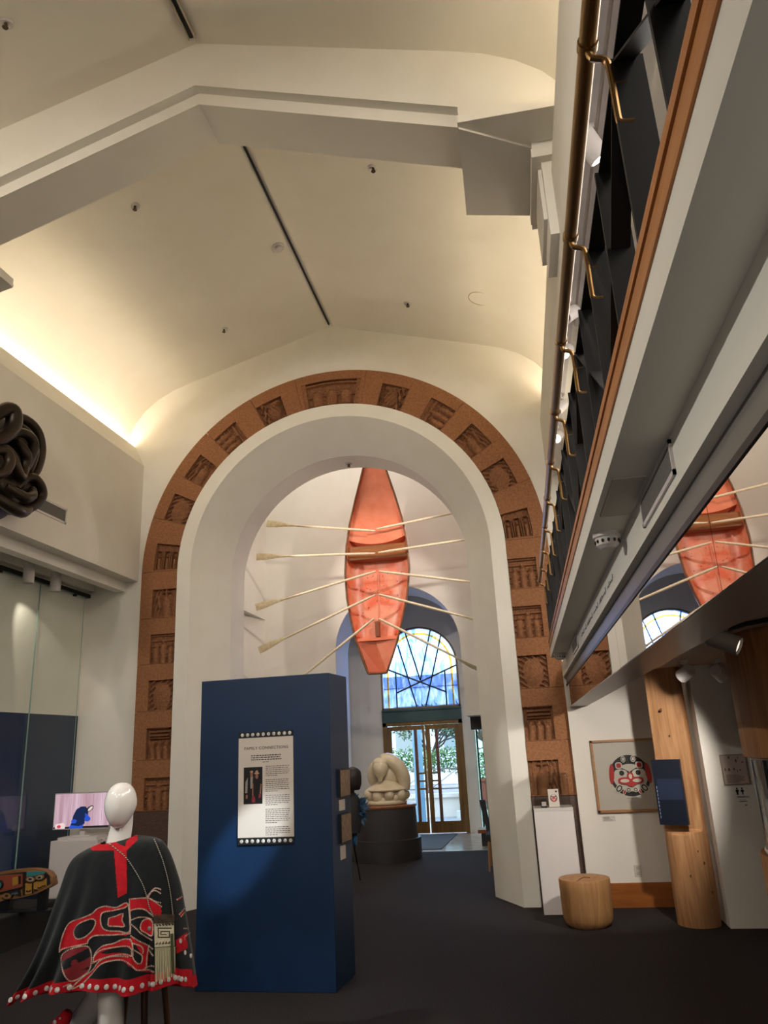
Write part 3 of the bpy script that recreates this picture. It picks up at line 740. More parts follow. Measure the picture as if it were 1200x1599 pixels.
mb = MB().box(1.845, 1.90, 7.7085, 7.71, 1.036, 1.039).box(1.84, 1.91, 7.7085, 7.71, 1.022, 1.027).prism([(1.885, 1.0), (1.91, .994), (1.885, .988)], V, 0, .0015)
mb.build('small_print', SGM, sg, smooth=False)
def outlet(x, y, z, label):
    t = thing('wall_outlet', label, 'electrical outlet', (x, y, z))
    bevel(MB().box(x-.036, x+.036, y-.006, y, z-.057, z+.057).build('cover_plate', mat('plate_ivory', (200, 192, 178), .5), t, smooth=False), .003)
    mb = MB()
    for dz in (-.024, .024): mb.box(x-.016, x+.016, y-.009, y-.006, z+dz-.014, z+dz+.014)
    mb.build('sockets', mat('socket_ivory', (178, 170, 156), .5), t, smooth=False)
outlet(.985, 8.66, .33, 'white wall outlet above the orange wooden baseboard'); outlet(-.085, 8.765, .315, 'white wall outlet low on the white arch jamb')

# display column of cedar with a lit glass case
dc = thing('cedar_display_column', 'huge round cedar column at the right edge with a lit glass case cut into it', 'display case', (2.2, 5.4, 0))
CX, CY, RR = 2.33, 5.45, .93
def slab(z0, z1, m, nm, R=RR):
    mb = MB(); n = 72
    for z in (z0, z0+.01, (z0+z1)/2, z1-.01, z1):
        for j in range(n): a = 2*PI*j/n; k = R*(1+.004*math.sin(5*a+z)-(0.006 if z in (z0, z1) else 0)); mb.v.append((CX+k*math.cos(a), CY+k*math.sin(a), z))
    for i in range(4):
        for j in range(n): mb.f.append([i*n+j, i*n+(j+1) % n, (i+1)*n+(j+1) % n, (i+1)*n+j]); mb.m.append(0)
    mb.f += [list(range(n)), list(range(4*n, 5*n))]; mb.m += [0, 0]
    return mb.build(nm, m, dc, ang=40)
slab(0, .88, CEDARD, 'lower_log'); slab(1.47, 2.25, CEDARD, 'upper_log')
slab(.88, .905, mat('case_floor', (226, 222, 220), .4), 'case_floor', RR-.03)
slab(1.455, 1.47, GREYM, 'case_head', RR-.03)
mb = MB(); n = 40
for k, (z0, z1) in enumerate(((.905, 1.455),)):
    for j in range(n):
        a, b = PI*.65+PI*1.1*j/n, PI*.65+PI*1.1*(j+1)/n
        mb.add([(CX+.89*math.cos(a), CY+.89*math.sin(a), z0), (CX+.89*math.cos(b), CY+.89*math.sin(b), z0), (CX+.89*math.cos(b), CY+.89*math.sin(b), z1), (CX+.89*math.cos(a), CY+.89*math.sin(a), z1)], [(0, 1, 2, 3)])
mb.build('curved_glass', thin_glass('case_glass', (238, 244, 244), .8), dc, ang=40, recalc=False)
mb = MB()
for ang_, w in ((1.05, .02), (1.10, .016)):
    a = PI*ang_; x, y = CX+.88*math.cos(a), CY+.88*math.sin(a); mb.box(x-w, x+w, y-w, y+w, .905, 1.455)
lab(mb.build('case_post', BLACK, dc, smooth=False), 'black upright of the glass case')
MB().box(1.9, 2.5, 5.3, 5.34, .905, 1.455).build('case_back', mat('case_back', (150, 146, 142), .6), dc, smooth=False)

# cylinder spots under the alcove ceiling
CG = 'cylinder spotlights under the alcove ceiling'
DG = mat('spot_dark_grey', (112, 106, 100), .5)
track_spot('cylinder_spotlight', tuple(onY(1131, 1001, 4.35)), tuple(onY(1131, 1001, 4.35)+np.array((.42, -.22, -.24))), .052, .165, 'dark grey cylinder spotlight with a glowing rim before the cedar column', CG, DG, .085, W=0, hot=mat('soft_lamp', (230, 214, 205), .5, emit=(255, 236, 220), es=.9))
track_spot('cylinder_spotlight', (1.44, 7.1, 2.14), (1.15, 7.55, 1.92), .06, .13, 'pale cylinder spotlight in front of the cedar log post', CG, SPW, .11, hot=mat('lamp_off', (120, 110, 104), .5))
track_spot('cylinder_spotlight', (1.71, 7.1, 2.12), (1.95, 7.45, 1.93), .055, .15, 'pale cylinder spotlight before the white pier, next to the cedar column', CG, SPW, .12, hot=mat('lamp_off', (120, 110, 104), .5))
tag(MB().tube([(1.3, 4.95, 2.235), (1.34, 4.72, 2.235), (1.6, 4.35, 2.235), (2.1, 4.2, 2.235)], .014, 8).build('ceiling_track', BLACK), 'curved black lighting track on the alcove ceiling above the cedar column', 'light track')

# white plinth with acrylic cover, card and box
plw = mat('plinth_white', (226, 217, 213), .5)
pl = thing('white_plinth', 'tall narrow white plinth against the brown stone arch, behind the log stool', 'plinth', (.21, 8.52, 0))
bevel(MB().box(.01, .402, 8.35, 8.70, 0, .945).build('body', plw, pl, smooth=False), .004)
bevel(MB().box(.01, .402, 8.35, 8.70, .945, .975).build('top_slab', mat('plinth_top', (214, 208, 202), .25), pl, smooth=False), .003)
cv = MB(); a0, a1, b0, b1, c0, c1 = .03, .385, 8.37, 8.69, .976, 1.30
cv.box(a0, a1, b0, b0+.004, c0, c1).box(a0, a1, b1-.004, b1, c0, c1).box(a0, a0+.004, b0, b1, c0, c1).box(a1-.004, a1, b0, b1, c0, c1).box(a0, a1, b0, b1, c1-.004, c1)
tag(cv.build('acrylic_cover', thin_glass('acrylic', (251, 251, 250), .25), smooth=False, origin=(.2, 8.53, .976)), 'clear acrylic box cover standing on the white plinth', 'display cover')
bk = thing('printed_card', 'white upright card with a red and black emblem on the white plinth', 'card', (.25, 8.45, .976))
def LN(u, v, w): return (u, 8.44-w+(v-.976)*.12, v)
MB().prism([(.17, .977), (.278, .977), (.278, 1.148), (.17, 1.148)], LN, -.012, 0).build('board', mat('card_white', (226, 214, 204), .5), bk, smooth=False)
cx, cz, R = .224, 1.062, .036
art('emblem', [(oval(cx, cz, R, R, 32), 0), (oval(cx, cz+.004, R*.78, R*.86, 28), 2), ([(cx-R*.8, cz+R*.75), (cx, cz+R*.2), (cx+R*.8, cz+R*.75), (cx+R*.65, cz+R*.35), (cx, cz-R*.05), (cx-R*.65, cz+R*.35)], 0),
    (oval(cx, cz-.010, R*.85, R*.30, 28), 1), (oval(cx, cz-.012, R*.62, R*.10, 28), 2), (oval(cx, cz+.004, R*.2, R*.45, 20), 1), (oval(cx, cz-.032, R*.5, R*.14, 20), 1), (oval(cx+.030, cz+.062, .010, .010, 18), 0)], LN, bk, [INK, mat('emblem_red', (214, 46, 36), .5), mat('card_white2', (226, 214, 204), .5)])
sb = thing('small_box', 'tiny black box with a white card lid on the white plinth', 'box', (.12, 8.43, .976))
MB().box(.092, .146, 8.41, 8.46, .976, 1.035).build('box_body', BLACK, sb, smooth=False)
MB().box(.096, .142, 8.404, 8.41, .992, 1.032).build('box_label', mat('box_label', (200, 190, 184), .5), sb, smooth=False)
# ------------------------------------------------------------------ the blue panel
bp = thing('blue_display_wall', 'tall free-standing dark blue exhibition panel in front of the arch', 'exhibition panel', (-2.02, 6.15, 0))
Q = [(-2.578, 5.968), (-1.494, 5.931), (-1.452, 6.378), (-2.54, 6.415)]
mb = MB().hexa([(x, y, 0) for x, y in Q], [(x, y, 2.232) for x, y in Q]); bevel(mb.build('panel_body', BLUE, bp, smooth=False), .004)
def BF(u, v, w):   # u along the front from the left edge, v height, w proud
    ux, uy = 1.084/1.0846, -.037/1.0846
    return (-2.578+u*ux+w*uy, 5.968+u*uy-w*ux, v)
ep = thing('text_panel', 'cream exhibition text panel titled Family Connections on the blue wall', 'sign', BF(.56, 1.4, 0))
CREAM = mat('panel_cream', (206, 194, 182), .6); TXT = mat('panel_ink', (52, 46, 46), .7)
U0, U1, V0, V1 = .335, .785, 1.035, 1.765
MB().prism([(U0, V0), (U1, V0), (U1, V1), (U0, V1)], BF, .0, .014).build('board', CREAM, ep, smooth=False)
for va, vb in ((V1, V1+.045), (V0-.05, V0)): MB().prism([(U0, va), (U1, va), (U1, vb), (U0, vb)], BF, 0, .012).build('button_strip', mat('strip_black', (16, 18, 22), .6), ep, smooth=False)
PEARL = noisy('mother_of_pearl', (222, 214, 204), (168, 164, 158), 60, .22, spec=.8)
for v in (V1+.024, V0-.026):
    for k in range(10):
        u = U0+.03+k*(U1-U0-.055)/9; c = BF(u, v, .012); nrm = Vector(BF(u, v, 1))-Vector(BF(u, v, 0))
        MB().disc(c, nrm, .0135, .003, 14).build('pearl_button', PEARL, ep)
ux = Vector(BF(1, 0, 0))-Vector(BF(0, 0, 0))
text('title', 'FAMILY CONNECTIONS', .031, BF((U0+U1)/2+.005, 1.685, .0146), ux, (0, 0, 1), TXT, ep, .0008, spacing=1.12)
rr = random.Random(11); mb = MB()
def words(u0, u1, v, h, end=1.0):
    u = u0
    while u < u0+(u1-u0)*end-.008:
        w = .007+.018*rr.random(); e = min(u+w, u0+(u1-u0)*end); mb.prism([(u, v), (e, v), (e, v+h), (u, v+h)], BF, .014, .0148); u += w+.005
for k in range(3): words(U0+.105, U1-.095, 1.626-k*.0155, .0075)
words(U0+.20, U1-.19, 1.578, .004)
mb.build('subtitle', TXT, ep, smooth=False)
v = 1.545
for nl in (6, 7, 6, 8, 5):
    mb = MB()
    for k in range(nl): words(U0+.225, U1-.03, v, .0042, .5 if k == nl-1 else 1.0); v -= .0138
    v -= .017
    mb.build('paragraph', TXT, ep, smooth=False)
PH = mat('photo_black', (16, 14, 15), .5); SK = mat('photo_skin', (150, 98, 76), .6); SH = mat('photo_shirt', (150, 140, 132), .6); RD = mat('photo_red', (120, 30, 34), .6); HT = mat('photo_hat', (176, 140, 112), .6)
pu, pv = U0+.045, 1.275
def PHF(a, b, w): return BF(pu+a*.155, pv+b*.27, w)
art('photograph', [([(0, 0), (1, 0), (1, 1), (0, 1)], 0), (oval(.42, .80, .075, .07), 1), (oval(.42, .875, .085, .03), 4), ([(.27, .74), (.55, .74), (.52, .42), (.30, .42)], 2), ([(.24, .74), (.36, .76), (.36, .3), (.2, .3)], 0), ([(.5, .76), (.56, .72), (.6, .3), (.44, .3)], 0),
    ([(.1, .6), (.22, .72), (.2, .3), (.08, .3)], 2), (oval(.17, .2, .05, .06), 1), (oval(.7, .74, .075, .065), 1), (oval(.7, .825, .14, .025), 4), (oval(.7, .86, .075, .05), 4), ([(.48, .2), (.95, .2), (.92, .62), (.8, .66), (.6, .66), (.52, .6)], 0),
    ([(.47, .55), (.53, .57), (.52, .2), (.46, .22)], 1), ([(.9, .55), (.96, .52), (.92, .2), (.86, .24)], 1), ([(.44, .04), (.62, .04), (.6, .2), (.46, .24)], 3), ([(.8, .15), (.93, .17), (.92, .28), (.82, .26)], 3)], PHF, ep, [PH, SK, SH, RD, HT], .014, .0003)
def BS(u, v, w):   # right-hand return of the blue wall; u from the front edge
    ux, uy = .042/.449, .447/.449
    return (-1.494+u*ux+w*uy, 5.931+u*uy-w*ux, v)
KRAFT = noisy('brown_print', (150, 122, 96), (120, 96, 76), 30, .6)
for i, (va, vb, lb) in enumerate(((1.287, 1.495, 'upper black box frame with a brown print on the side of the blue wall'), (.955, 1.165, 'lower black box frame with a brown print on the side of the blue wall'))):
    t = thing('box_frame', lb, 'picture frame', BS(.3, va, 0), 'box frames on the side of the blue wall')
    MB().prism([(.15, va), (.395, va), (.395, vb), (.15, vb)], BS, 0, .022).build('frame', BLACK, t, smooth=False)
    MB().prism([(.158, va+.008), (.388, va+.008), (.388, vb-.008), (.158, vb-.008)], BS, .022, .024).build('print', KRAFT, t, smooth=False)
for i, (va, vb, u0, u1, lb) in enumerate(((1.19, 1.268, .17, .30, 'cream caption card below the upper box frame'), (.84, .94, .17, .285, 'cream caption card below the lower box frame'))):
    t = thing('caption_card', lb, 'label card', BS(.23, va, 0), 'caption cards on the side of the blue wall')
    MB().prism([(u0, va), (u1, va), (u1, vb), (u0, vb)], BS, 0, .005).build('card', mat('caption_cream', (206, 192, 178), .6), t, smooth=False)

# ------------------------------------------------------------------ left alcove
def can(x, y, label, W=0):
    t = thing('downlight_can', label, 'spotlight', (x, y, 3.72), 'white downlights in the left soffit')
    MB().lathe([(.05, .115), (.058, .11), (.060, -.115), (.052, -.115), (.048, -.09), (.001, -.088)], (x, y, 3.66), 26).build('can', SPW, t)
    MB().lathe([(.046, -.088), (.03, -.084), (.001, -.084)], (x, y, 3.66), 20).build('lamp_lens', mat('can_lens', (255, 244, 226), .4, emit=(255, 236, 210), es=9 if W else 1.2), t)
    MB().tube([(x, y, 3.775), (x, y, 3.86)], .009, 8).box(x-.012, x+.04, y-.012, y+.012, 3.84, 3.862).build('stem', GREYM, t)
    if W:
        l = bpy.data.lights.new('downlight_beam', 'SPOT'); l.energy = W; l.spot_size = math.radians(52); l.spot_blend = .22; l.color = (1, .88, .74); l.shadow_soft_size = .04
        o = bpy.data.objects.new('downlight_beam', l); COL.objects.link(o); o.location = (x, y, 3.56); o.rotation_mode = 'QUATERNION'; o.rotation_quaternion = (Vector((-5.44, y+.62, 2.75))-Vector((x, y, 3.56))).to_track_quat('-Z', 'Y')
can(-5.20, 7.30, 'white downlight can nearer the viewer in the left soffit', 14); can(-5.20, 7.80, 'white downlight can with a lit rim, nearer the arch wall')
tag(MB().box(-5.40, -5.345, -1.0, 8.79, 3.655, 3.70).build('glass_track', mat('track_black', (34, 33, 32), .45, .4), smooth=False), 'dark metal hanging track along the top of the glass sheets', 'track')
gl = thin_glass('alcove_glass', (252, 254, 253), .05); ge = mat('glass_edge', (150, 182, 172), .2)
for i, (a, b) in enumerate(((7.778, 8.70), (6.84, 7.77), (5.9, 6.832))):
    t = thing('glass_sheet', ['clear hanging glass sheet beside the arch wall, before the blue alcove wall', 'clear hanging glass sheet in the middle, before the lit blue alcove wall', 'clear hanging glass sheet at the left edge before the blue alcove wall'][i], 'glass panel', (-5.372, (a+b)/2, .31), 'glass sheets in the left alcove')
    MB().box(-5.3695, -5.3755, a, b, .31, 3.65).build('pane', gl, t, smooth=False)
    MB().box(-5.369, -5.376, b-.003, b, .31, 3.65).box(-5.369, -5.376, a, a+.003, .31, 3.65).box(-5.369, -5.376, a, b, 3.647, 3.652).build('polished_edge', ge, t, smooth=False)
    MB().box(-5.355, -5.39, a+.2, a+.24, 3.63, 3.67).box(-5.355, -5.39, b-.24, b-.2, 3.63, 3.67).build('clamp', BLACK, t, smooth=False)

plat = thing('display_platform', 'low matt black display platform along the left alcove wall', 'platform', (-5.1, 6.6, 0))
PB = mat('platform_black', (26, 24, 24), .8); PT = noisy('platform_top', (58, 54, 52), (48, 45, 43), 60, .9)
pp = [(-4.935, 7.94), (-4.945, 7.12), (-4.99, 5.2), (-5.40, 5.2), (-5.40, 7.94)]
MB().prism(pp, lambda u, v, w: (u, v, w), 0, .285).build('platform_body', PB, plat, smooth=False)
MB().prism(pp, lambda u, v, w: (u, v, w), .285, .30).build('platform_top', PT, plat, smooth=False)

# carved wooden board on the platform
cb = thing('carved_board', 'long carved and painted wooden board with ovoid eyes on the black platform', 'carving', (-5.0, 7.4, .30))
YC = 7.25
WC = wood('carving_wood', (150, 108, 66), (120, 82, 48), 'x', 4, .55); OCH = mat('carving_ochre', (176, 128, 48), .55); TQ = mat('carving_teal', (48, 134, 136), .55); CBK = mat('carving_black', (28, 22, 20), .6); CWH = mat('carving_white', (196, 184, 166), .6); CRD = mat('carving_red', (150, 70, 48), .6)
def CP(a, b): q = onY(a/12.0, 1330+b/12.0, YC); return (q[0], q[2])
out = [(-250, 470), (-200, 420), (0, 385), (200, 350), (450, 325), (650, 325), (800, 345), (900, 390), (965, 480), (985, 600), (980, 635), (880, 690), (700, 780), (600, 810), (400, 860), (200, 890), (0, 935), (-250, 985)]
MB().prism([CP(*p) for p in out], lambda u, v, w: (u, YC+.09-w, v), 0, .09).build('board', WC, cb, smooth=False)
MB().box(-5.15, -5.05, YC+.02, YC+.08, .30, .50).box(-4.76, -4.68, YC+.02, YC+.08, .30, .52).box(-5.2, -4.64, YC, YC+.16, .30, .312).build('stand', BLACK, cb, smooth=False)
def C_(l): return [CP(*p) for p in l]
def co(cx, cy, a, b, r=0): return [CP(x, y) for x, y in oval(cx, cy, a, b, 22, r)]
art('painted_carving', [(C_([(-250, 520), (0, 430), (440, 380), (850, 375), (930, 450), (950, 600), (880, 640), (880, 560), (860, 430), (800, 400), (480, 385), (430, 410), (0, 440), (-250, 545)]), 2),
    (C_([(0, 450), (440, 415), (430, 640), (0, 750)]), 0), (C_([(350, 455), (395, 450), (395, 600), (350, 610)]), 2), (C_([(240, 480), (340, 460), (345, 600), (240, 640)]), 1), (C_([(432, 380), (498, 375), (480, 810), (430, 820)]), 2),
    (C_([(505, 380), (700, 365), (860, 380), (830, 415), (700, 440), (520, 465)]), 3), (C_([(485, 590), (610, 590), (605, 780), (480, 800)]), 1), (C_([(640, 570), (880, 500), (880, 640), (760, 700), (640, 740)]), 1),
    (C_([(610, 590), (636, 590), (630, 775), (608, 780)]), 2), (C_([(505, 720), (545, 735), (590, 710), (585, 745), (505, 755)]), 2), (C_([(650, 690), (680, 705), (715, 690), (710, 725), (650, 730)]), 2), (C_([(720, 655), (750, 668), (790, 645), (785, 680), (725, 688)]), 2), (C_([(800, 625), (830, 635), (865, 610), (860, 640), (805, 650)]), 2),
    (co(590, 520, 95, 66), 2), (co(590, 512, 86, 52), 5), (co(590, 510, 56, 34), 4), (co(588, 508, 38, 22), 2), (co(775, 478, 98, 62, -.25), 2), (co(772, 470, 88, 48, -.25), 5), (co(768, 474, 54, 30, -.25), 4), (co(765, 476, 36, 20, -.25), 2),
    (C_([(0, 760), (430, 650), (432, 668), (0, 780)]), 2), (C_([(70, 880), (80, 800), (150, 750), (250, 720), (380, 700), (400, 820), (360, 815), (350, 740), (260, 760), (250, 840), (240, 860)]), 2), (co(160, 820, 85, 55), 5), (co(160, 815, 30, 22), 2),
    (C_([(250, 760), (370, 745), (375, 800), (345, 780), (320, 800), (290, 780), (262, 810)]), 6), (co(10, 610, 66, 80), 2), (co(6, 610, 58, 70), 3), (co(0, 590, 45, 45), 7), (co(-230, 640, 90, 70), 2), (co(-230, 640, 70, 52), 1), (co(-230, 640, 35, 26), 2), (C_([(-250, 760), (-60, 700), (-40, 860), (-250, 930)]), 2), (C_([(-390, 790), (-90, 730), (-75, 835), (-390, 900)]), 1)],
    lambda u, v, w: (u, YC-w, v), cb, [CRD, OCH, CBK, TQ, CWH, WC, mat('carving_blue', (72, 92, 104), .6), CWH], 0, .0012)

# television on a white plinth
tp = thing('white_plinth', 'white plinth under the television at the left of the arch', 'plinth', (-4.85, 8.25, 0))
bevel(MB().box(-5.15, -4.60, 8.02, 8.5, 0, .845).build('body', plw, tp, smooth=False), .004)
bevel(MB().box(-5.09, -4.63, 8.05, 8.45, .845, .875).build('top_slab', plw, tp, smooth=False), .003)
tv = thing('television', 'white-framed television on a plinth showing a person in blue bending before planks', 'television', (-4.74, 8.2, .875))
TX0, TX1, TZ0, TZ1, TY = -5.20, -4.53, .95, 1.325, 8.12
MB().box(TX0, TX1, TY, TY+.03, TZ0, TZ1).build('casing', mat('tv_white', (206, 196, 196), .4), tv, smooth=False)
bevel(MB().box(-4.98, -4.76, 8.12, 8.34, .875, .887).box(-4.90, -4.84, 8.16, 8.2, .885, 1.0).build('stand', WHITE, tv, smooth=False), .003)
def glow(nm, c, k=.75): return mat(nm, c, .4, emit=c, es=k)
PLK = mat('tv_planks', (196, 160, 172), .4); N, L, b = nodes(PLK)
tc = N.new('ShaderNodeTexCoord'); mp_ = N.new('ShaderNodeMapping'); mp_.inputs['Scale'].default_value = (9, 1, .6)
nz = N.new('ShaderNodeTexNoise'); nz.inputs['Scale'].default_value = 1.6; nz.inputs['Detail'].default_value = 5
rp = N.new('ShaderNodeValToRGB'); rp.color_ramp.elements[0].position = .3; rp.color_ramp.elements[0].color = rgb((172, 132, 142)); rp.color_ramp.elements[1].position = .7; rp.color_ramp.elements[1].color = rgb((222, 192, 208))
L.new(tc.outputs['Object'], mp_.inputs['Vector']); L.new(mp_.outputs['Vector'], nz.inputs['Vector']); L.new(nz.outputs['Fac'], rp.inputs['Fac']); L.new(rp.outputs['Color'], b.inputs['Emission Color']); b.inputs['Emission Strength'].default_value = .8; b.inputs['Base Color'].default_value = rgb((40, 30, 34))
def TF(a, b, w): return (TX0+.008+(TX1-TX0-.016)*a, TY-w, TZ0+.01+(TZ1-TZ0-.02)*b)
seam = [([(x, .08), (x+.004, .08), (x+.004, 1), (x, 1)], 4) for x in (.14, .29, .42, .56, .70, .86)]
art('picture', [([(0, 0), (1, 0), (1, 1), (0, 1)], 0)]+seam+[([(0, 0), (1, 0), (1, .06), (0, .05)], 3), ([(.03, .0), (.21, .0), (.21, .11), (.17, .17), (.03, .13)], 5), (oval(.10, .06, .035, .045), 6),
    ([(.28, .0), (.33, .18), (.36, .2), (.5, .14), (.56, .2), (.53, .0)], 1), ([(.32, .10), (.35, .36), (.40, .54), (.48, .62), (.56, .62), (.61, .54), (.62, .40), (.57, .28), (.56, .12), (.46, .06), (.38, .08)], 2), (oval(.645, .55, .05, .10, 20, -.5), 3), (oval(.655, .55, .028, .075, 20, -.5), 5), (oval(.61, .26, .055, .075), 1), ([(.56, .42), (.62, .38), (.64, .25), (.58, .22)], 1), (oval(.37, .2, .05, .06), 1)],
    TF, tv, [PLK, glow('tv_blue', (38, 78, 190), .7), glow('tv_navy', (20, 36, 74), .7), glow('tv_dark', (40, 32, 34), .6), glow('tv_seam', (140, 102, 112), .6), glow('tv_white_patch', (214, 196, 196), .7), glow('tv_red', (190, 60, 80), .7)], 0, .0003)

# bronze relief on the left wall (plain interlaced forms)
br = thing('bronze_relief', 'large dark bronze relief of interlaced rounded forms on the left wall', 'wall sculpture', (-4.6, 6.2, 4.4))
def BX(a, b, X): return onX(a, b, X)
mb = MB()
def strand(px, r, X=-4.52, n=30, bow=.06):
    P = smoothpath([BX(a, b, X) for a, b in px], n)
    R = [r*(.55+.45*math.sin(PI*(.12+.76*i/n))) for i in range(n+1)]
    mb.tube([(p[0]+bow*math.sin(PI*i/n), p[1], p[2]) for i, p in enumerate(P)], R, 14)
c = BX(34, 768, -4.52); mb.ell(c, (.12, .24, .22), 28, 18)
c = BX(8, 760, -4.55); mb.ell(c, (.12, .34, .26), 28, 18)
c = BX(-30, 720, -4.58); mb.ell(c, (.12, .6, .55), 28, 18)
c = BX(36, 708, -4.6); mb.ell(c, (.06, .22, .36), 24, 16)
strand([(14, 650), (34, 655), (50, 675), (56, 705), (52, 735), (44, 745)], .05, -4.56)
strand([(18, 662), (32, 672), (42, 690), (48, 712), (46, 735)], .045, -4.50)
strand([(14, 682), (26, 676), (38, 682), (44, 696), (40, 715), (33, 735), (28, 742)], .05, -4.46)
strand([(26, 690), (30, 705), (34, 720), (30, 738)], .05, -4.44)
strand([(-10, 650), (4, 640), (12, 645), (12, 665), (4, 680), (-10, 690)], .075, -4.42)
strand([(-5, 697), (6, 702), (13, 716), (18, 735), (26, 746), (34, 735), (40, 720)], .045, -4.42)
strand([(-12, 704), (2, 706), (6, 722), (0, 738), (-12, 745)], .05, -4.40)
strand([(28, 762), (36, 748), (46, 748), (55, 762), (57, 778), (46, 792), (30, 800)], .05, -4.44)
strand([(10, 760), (22, 772), (32, 778), (44, 774), (50, 764)], .05, -4.38)
strand([(-10, 776), (8, 792), (26, 800), (44, 794)], .06, -4.42)
mb.build('relief', BRONZE, br, ang=80)
MB().box(-4.70, -4.62, 5.0, 6.2, 4.2, 4.6).build('wall_mount', BRONZE, br, smooth=False)

# ------------------------------------------------------------------ ceiling fittings
def on_ceiling(a, b):
    d = ray(a, b); t = 4.0
    while t < 14:
        p = CC+d*t
        if p[2] >= ceil_z(p[0]): return p
        t += .01
    return p
def sprinkler(p, label):
    t = thing('sprinkler', label, 'sprinkler', p, 'ceiling sprinklers'); p = Vector(p)
    MB().lathe([(.048, .01), (.048, -.006), (.036, -.012), (.03, -.008), (.026, .0)], p, 22).build('escutcheon', SPW, t)
    MB().tube([p+Vector((0, 0, 0)), p+Vector((0, 0, -.03))], .012, 8).lathe([(.02, -.045), (.022, -.042), (.02, -.04)], p, 12).tube([p+Vector((.014, 0, -.025)), p+Vector((.012, 0, -.042))], .004, 6).tube([p+Vector((-.014, 0, -.025)), p+Vector((-.012, 0, -.042))], .004, 6).build('head', mat('sprinkler_metal', (90, 76, 62), .4, .7), t)
for a, b, l in ((211, 322, 'left ceiling sprinkler just beyond the gabled rib'), (583, 262, 'right ceiling sprinkler just beyond the gabled rib'), (350, 514, 'small ceiling sprinkler left of the ridge line near the arch'), (637, 474, 'small ceiling sprinkler right of the ridge line near the arch'), (9, 36, 'ceiling sprinkler at the top left corner, before the rib')):
    sprinkler(on_ceiling(a, b), l)
pt = onY(545, 726, 9.62); pt[2] = 3.87+math.sqrt(max(0, 1.57**2-(pt[0]-AX)**2))-.002
sprinkler(pt, 'small sprinkler under the top of the white archway')
p = on_ceiling(434, 386); t = thing('smoke_detector', 'round white smoke detector on the sloping ceiling beside the ridge line', 'smoke detector', p)
nv = Vector((-.29, 0, -1)).normalized() if p[0] > AX else Vector((.29, 0, -1)).normalized()
MB().lathe([(.075, -.01), (.075, .012), (.055, .016), (.05, .04), (.04, .048), (.001, .048)], p, 28, 0, nv).build('housing', SPW, t)
MB().lathe([(.052, .022), (.0525, .03), (.052, .034)], p, 28, 0, nv).build('intake_ring', mat('det_grey', (150, 144, 134), .6), t)
p = on_ceiling(750, 466); nv = Vector((-.29, 0, -1)).normalized()
mb = MB(); a_ = nv.orthogonal().normalized(); b_ = nv.cross(a_)
mb.tube([Vector(p)+nv*.001+a_*.135*math.cos(k*PI/16)+b_*.135*math.sin(k*PI/16) for k in range(33)], .006, 6)
tag(mb.build('ceiling_patch', mat('patch_tan', (190, 172, 136), .9), origin=p), 'faint round patch ring on the sloping ceiling to the right', 'ceiling patch')

# ------------------------------------------------------------------ beyond the arch
dm = thing('round_plinth', 'dark grey drum plinth with a wooden rim carrying the pale sculpture', 'plinth', (-2.28, 12.45, 0))
DG2 = mat('drum_grey', (48, 44, 45), .6)
c = (-2.28, 12.45, 0)
MB().lathe([(.545, 0), (.545, .30), (.50, .302)], c, 64).build('base_ring', DG2, dm, ang=40)
MB().lathe([(.50, .30), (.485, .745), (.40, .746)], c, 64).build('drum', DG2, dm, ang=40)
MB().lathe([(.495, .745), (.50, .755), (.50, .775), (.49, .785), (.1, .786)], c, 64).build('rim', wood('rim_wood', (134, 84, 50), (112, 66, 38), 'x', 4, .4), dm, ang=40)
IV = noisy('pale_stone', (214, 198, 168), (200, 180, 148), 5, .35, bump=.05)
sc = thing('stone_sculpture', 'polished cream stone sculpture of heaped rounded forms on the drum plinth', 'sculpture', (-2.24, 12.45, .786))
cx, cyy, z0 = -2.24, 12.45, .786
mb = MB()
mb.lathe([(.30, 0), (.32, .02), (.315, .05), (.28, .075)], (cx, cyy, z0), 36)
for (dx, dy, dz, a, b_, c_) in ((-.24, -.12, .16, .10, .09, .09), (-.10, -.22, .13, .09, .08, .10), (.08, -.23, .14, .085, .08, .08), (.24, -.12, .13, .085, .09, .10), (.27, .08, .13, .09, .09, .08), (-.25, .08, .14, .1, .1, .08), (0, .2, .14, .16, .1, .09), (.17, -.20, .09, .05, .05, .06), (0, -.02, .17, .26, .22, .12), (-.02, -.24, .06, .05, .04, .06)):
    mb.ell((cx+dx, cyy+dy, z0+dz), (a, b_, c_), 22, 14)
mb.lathe([(.315, 0), (.325, .02), (.29, .05), (.23, .085), (.15, .13), (.08, .17)], (cx, cyy, z0+.20), 40)
mb.build('heaped_forms', IV, sc, ang=60)
mb = MB()
P = smoothpath([(cx+.29, cyy+.02, z0+.20), (cx+.285, cyy, z0+.38), (cx+.20, cyy-.02, z0+.55), (cx+.06, cyy-.04, z0+.66), (cx-.06, cyy-.08, z0+.66)], 24)
mb.tube(P, [.06+.055*math.sin(PI*(.1+.8*i/24)) for i in range(25)], 18)
P = smoothpath([(cx-.20, cyy+.06, z0+.28), (cx-.22, cyy+.03, z0+.42), (cx-.17, cyy, z0+.56), (cx-.04, cyy-.02, z0+.66)], 20)
mb.tube(P, [.04+.05*math.sin(PI*(.1+.8*i/20)) for i in range(21)], 18)
mb.ell((cx-.06, cyy-.1, z0+.62), (.125, .12, .085), 26, 16)
mb.lathe([(.11, 0), (.13, .06), (.10, .14), (.05, .2), (.03, .26)], (cx-.06, cyy-.12, z0+.60), 26, 0, (0, -.25, -1))
mb.ell((cx+.05, cyy+.04, z0+.42), (.16, .14, .24), 24, 16)
mb.build('upper_form', IV, sc, ang=70)

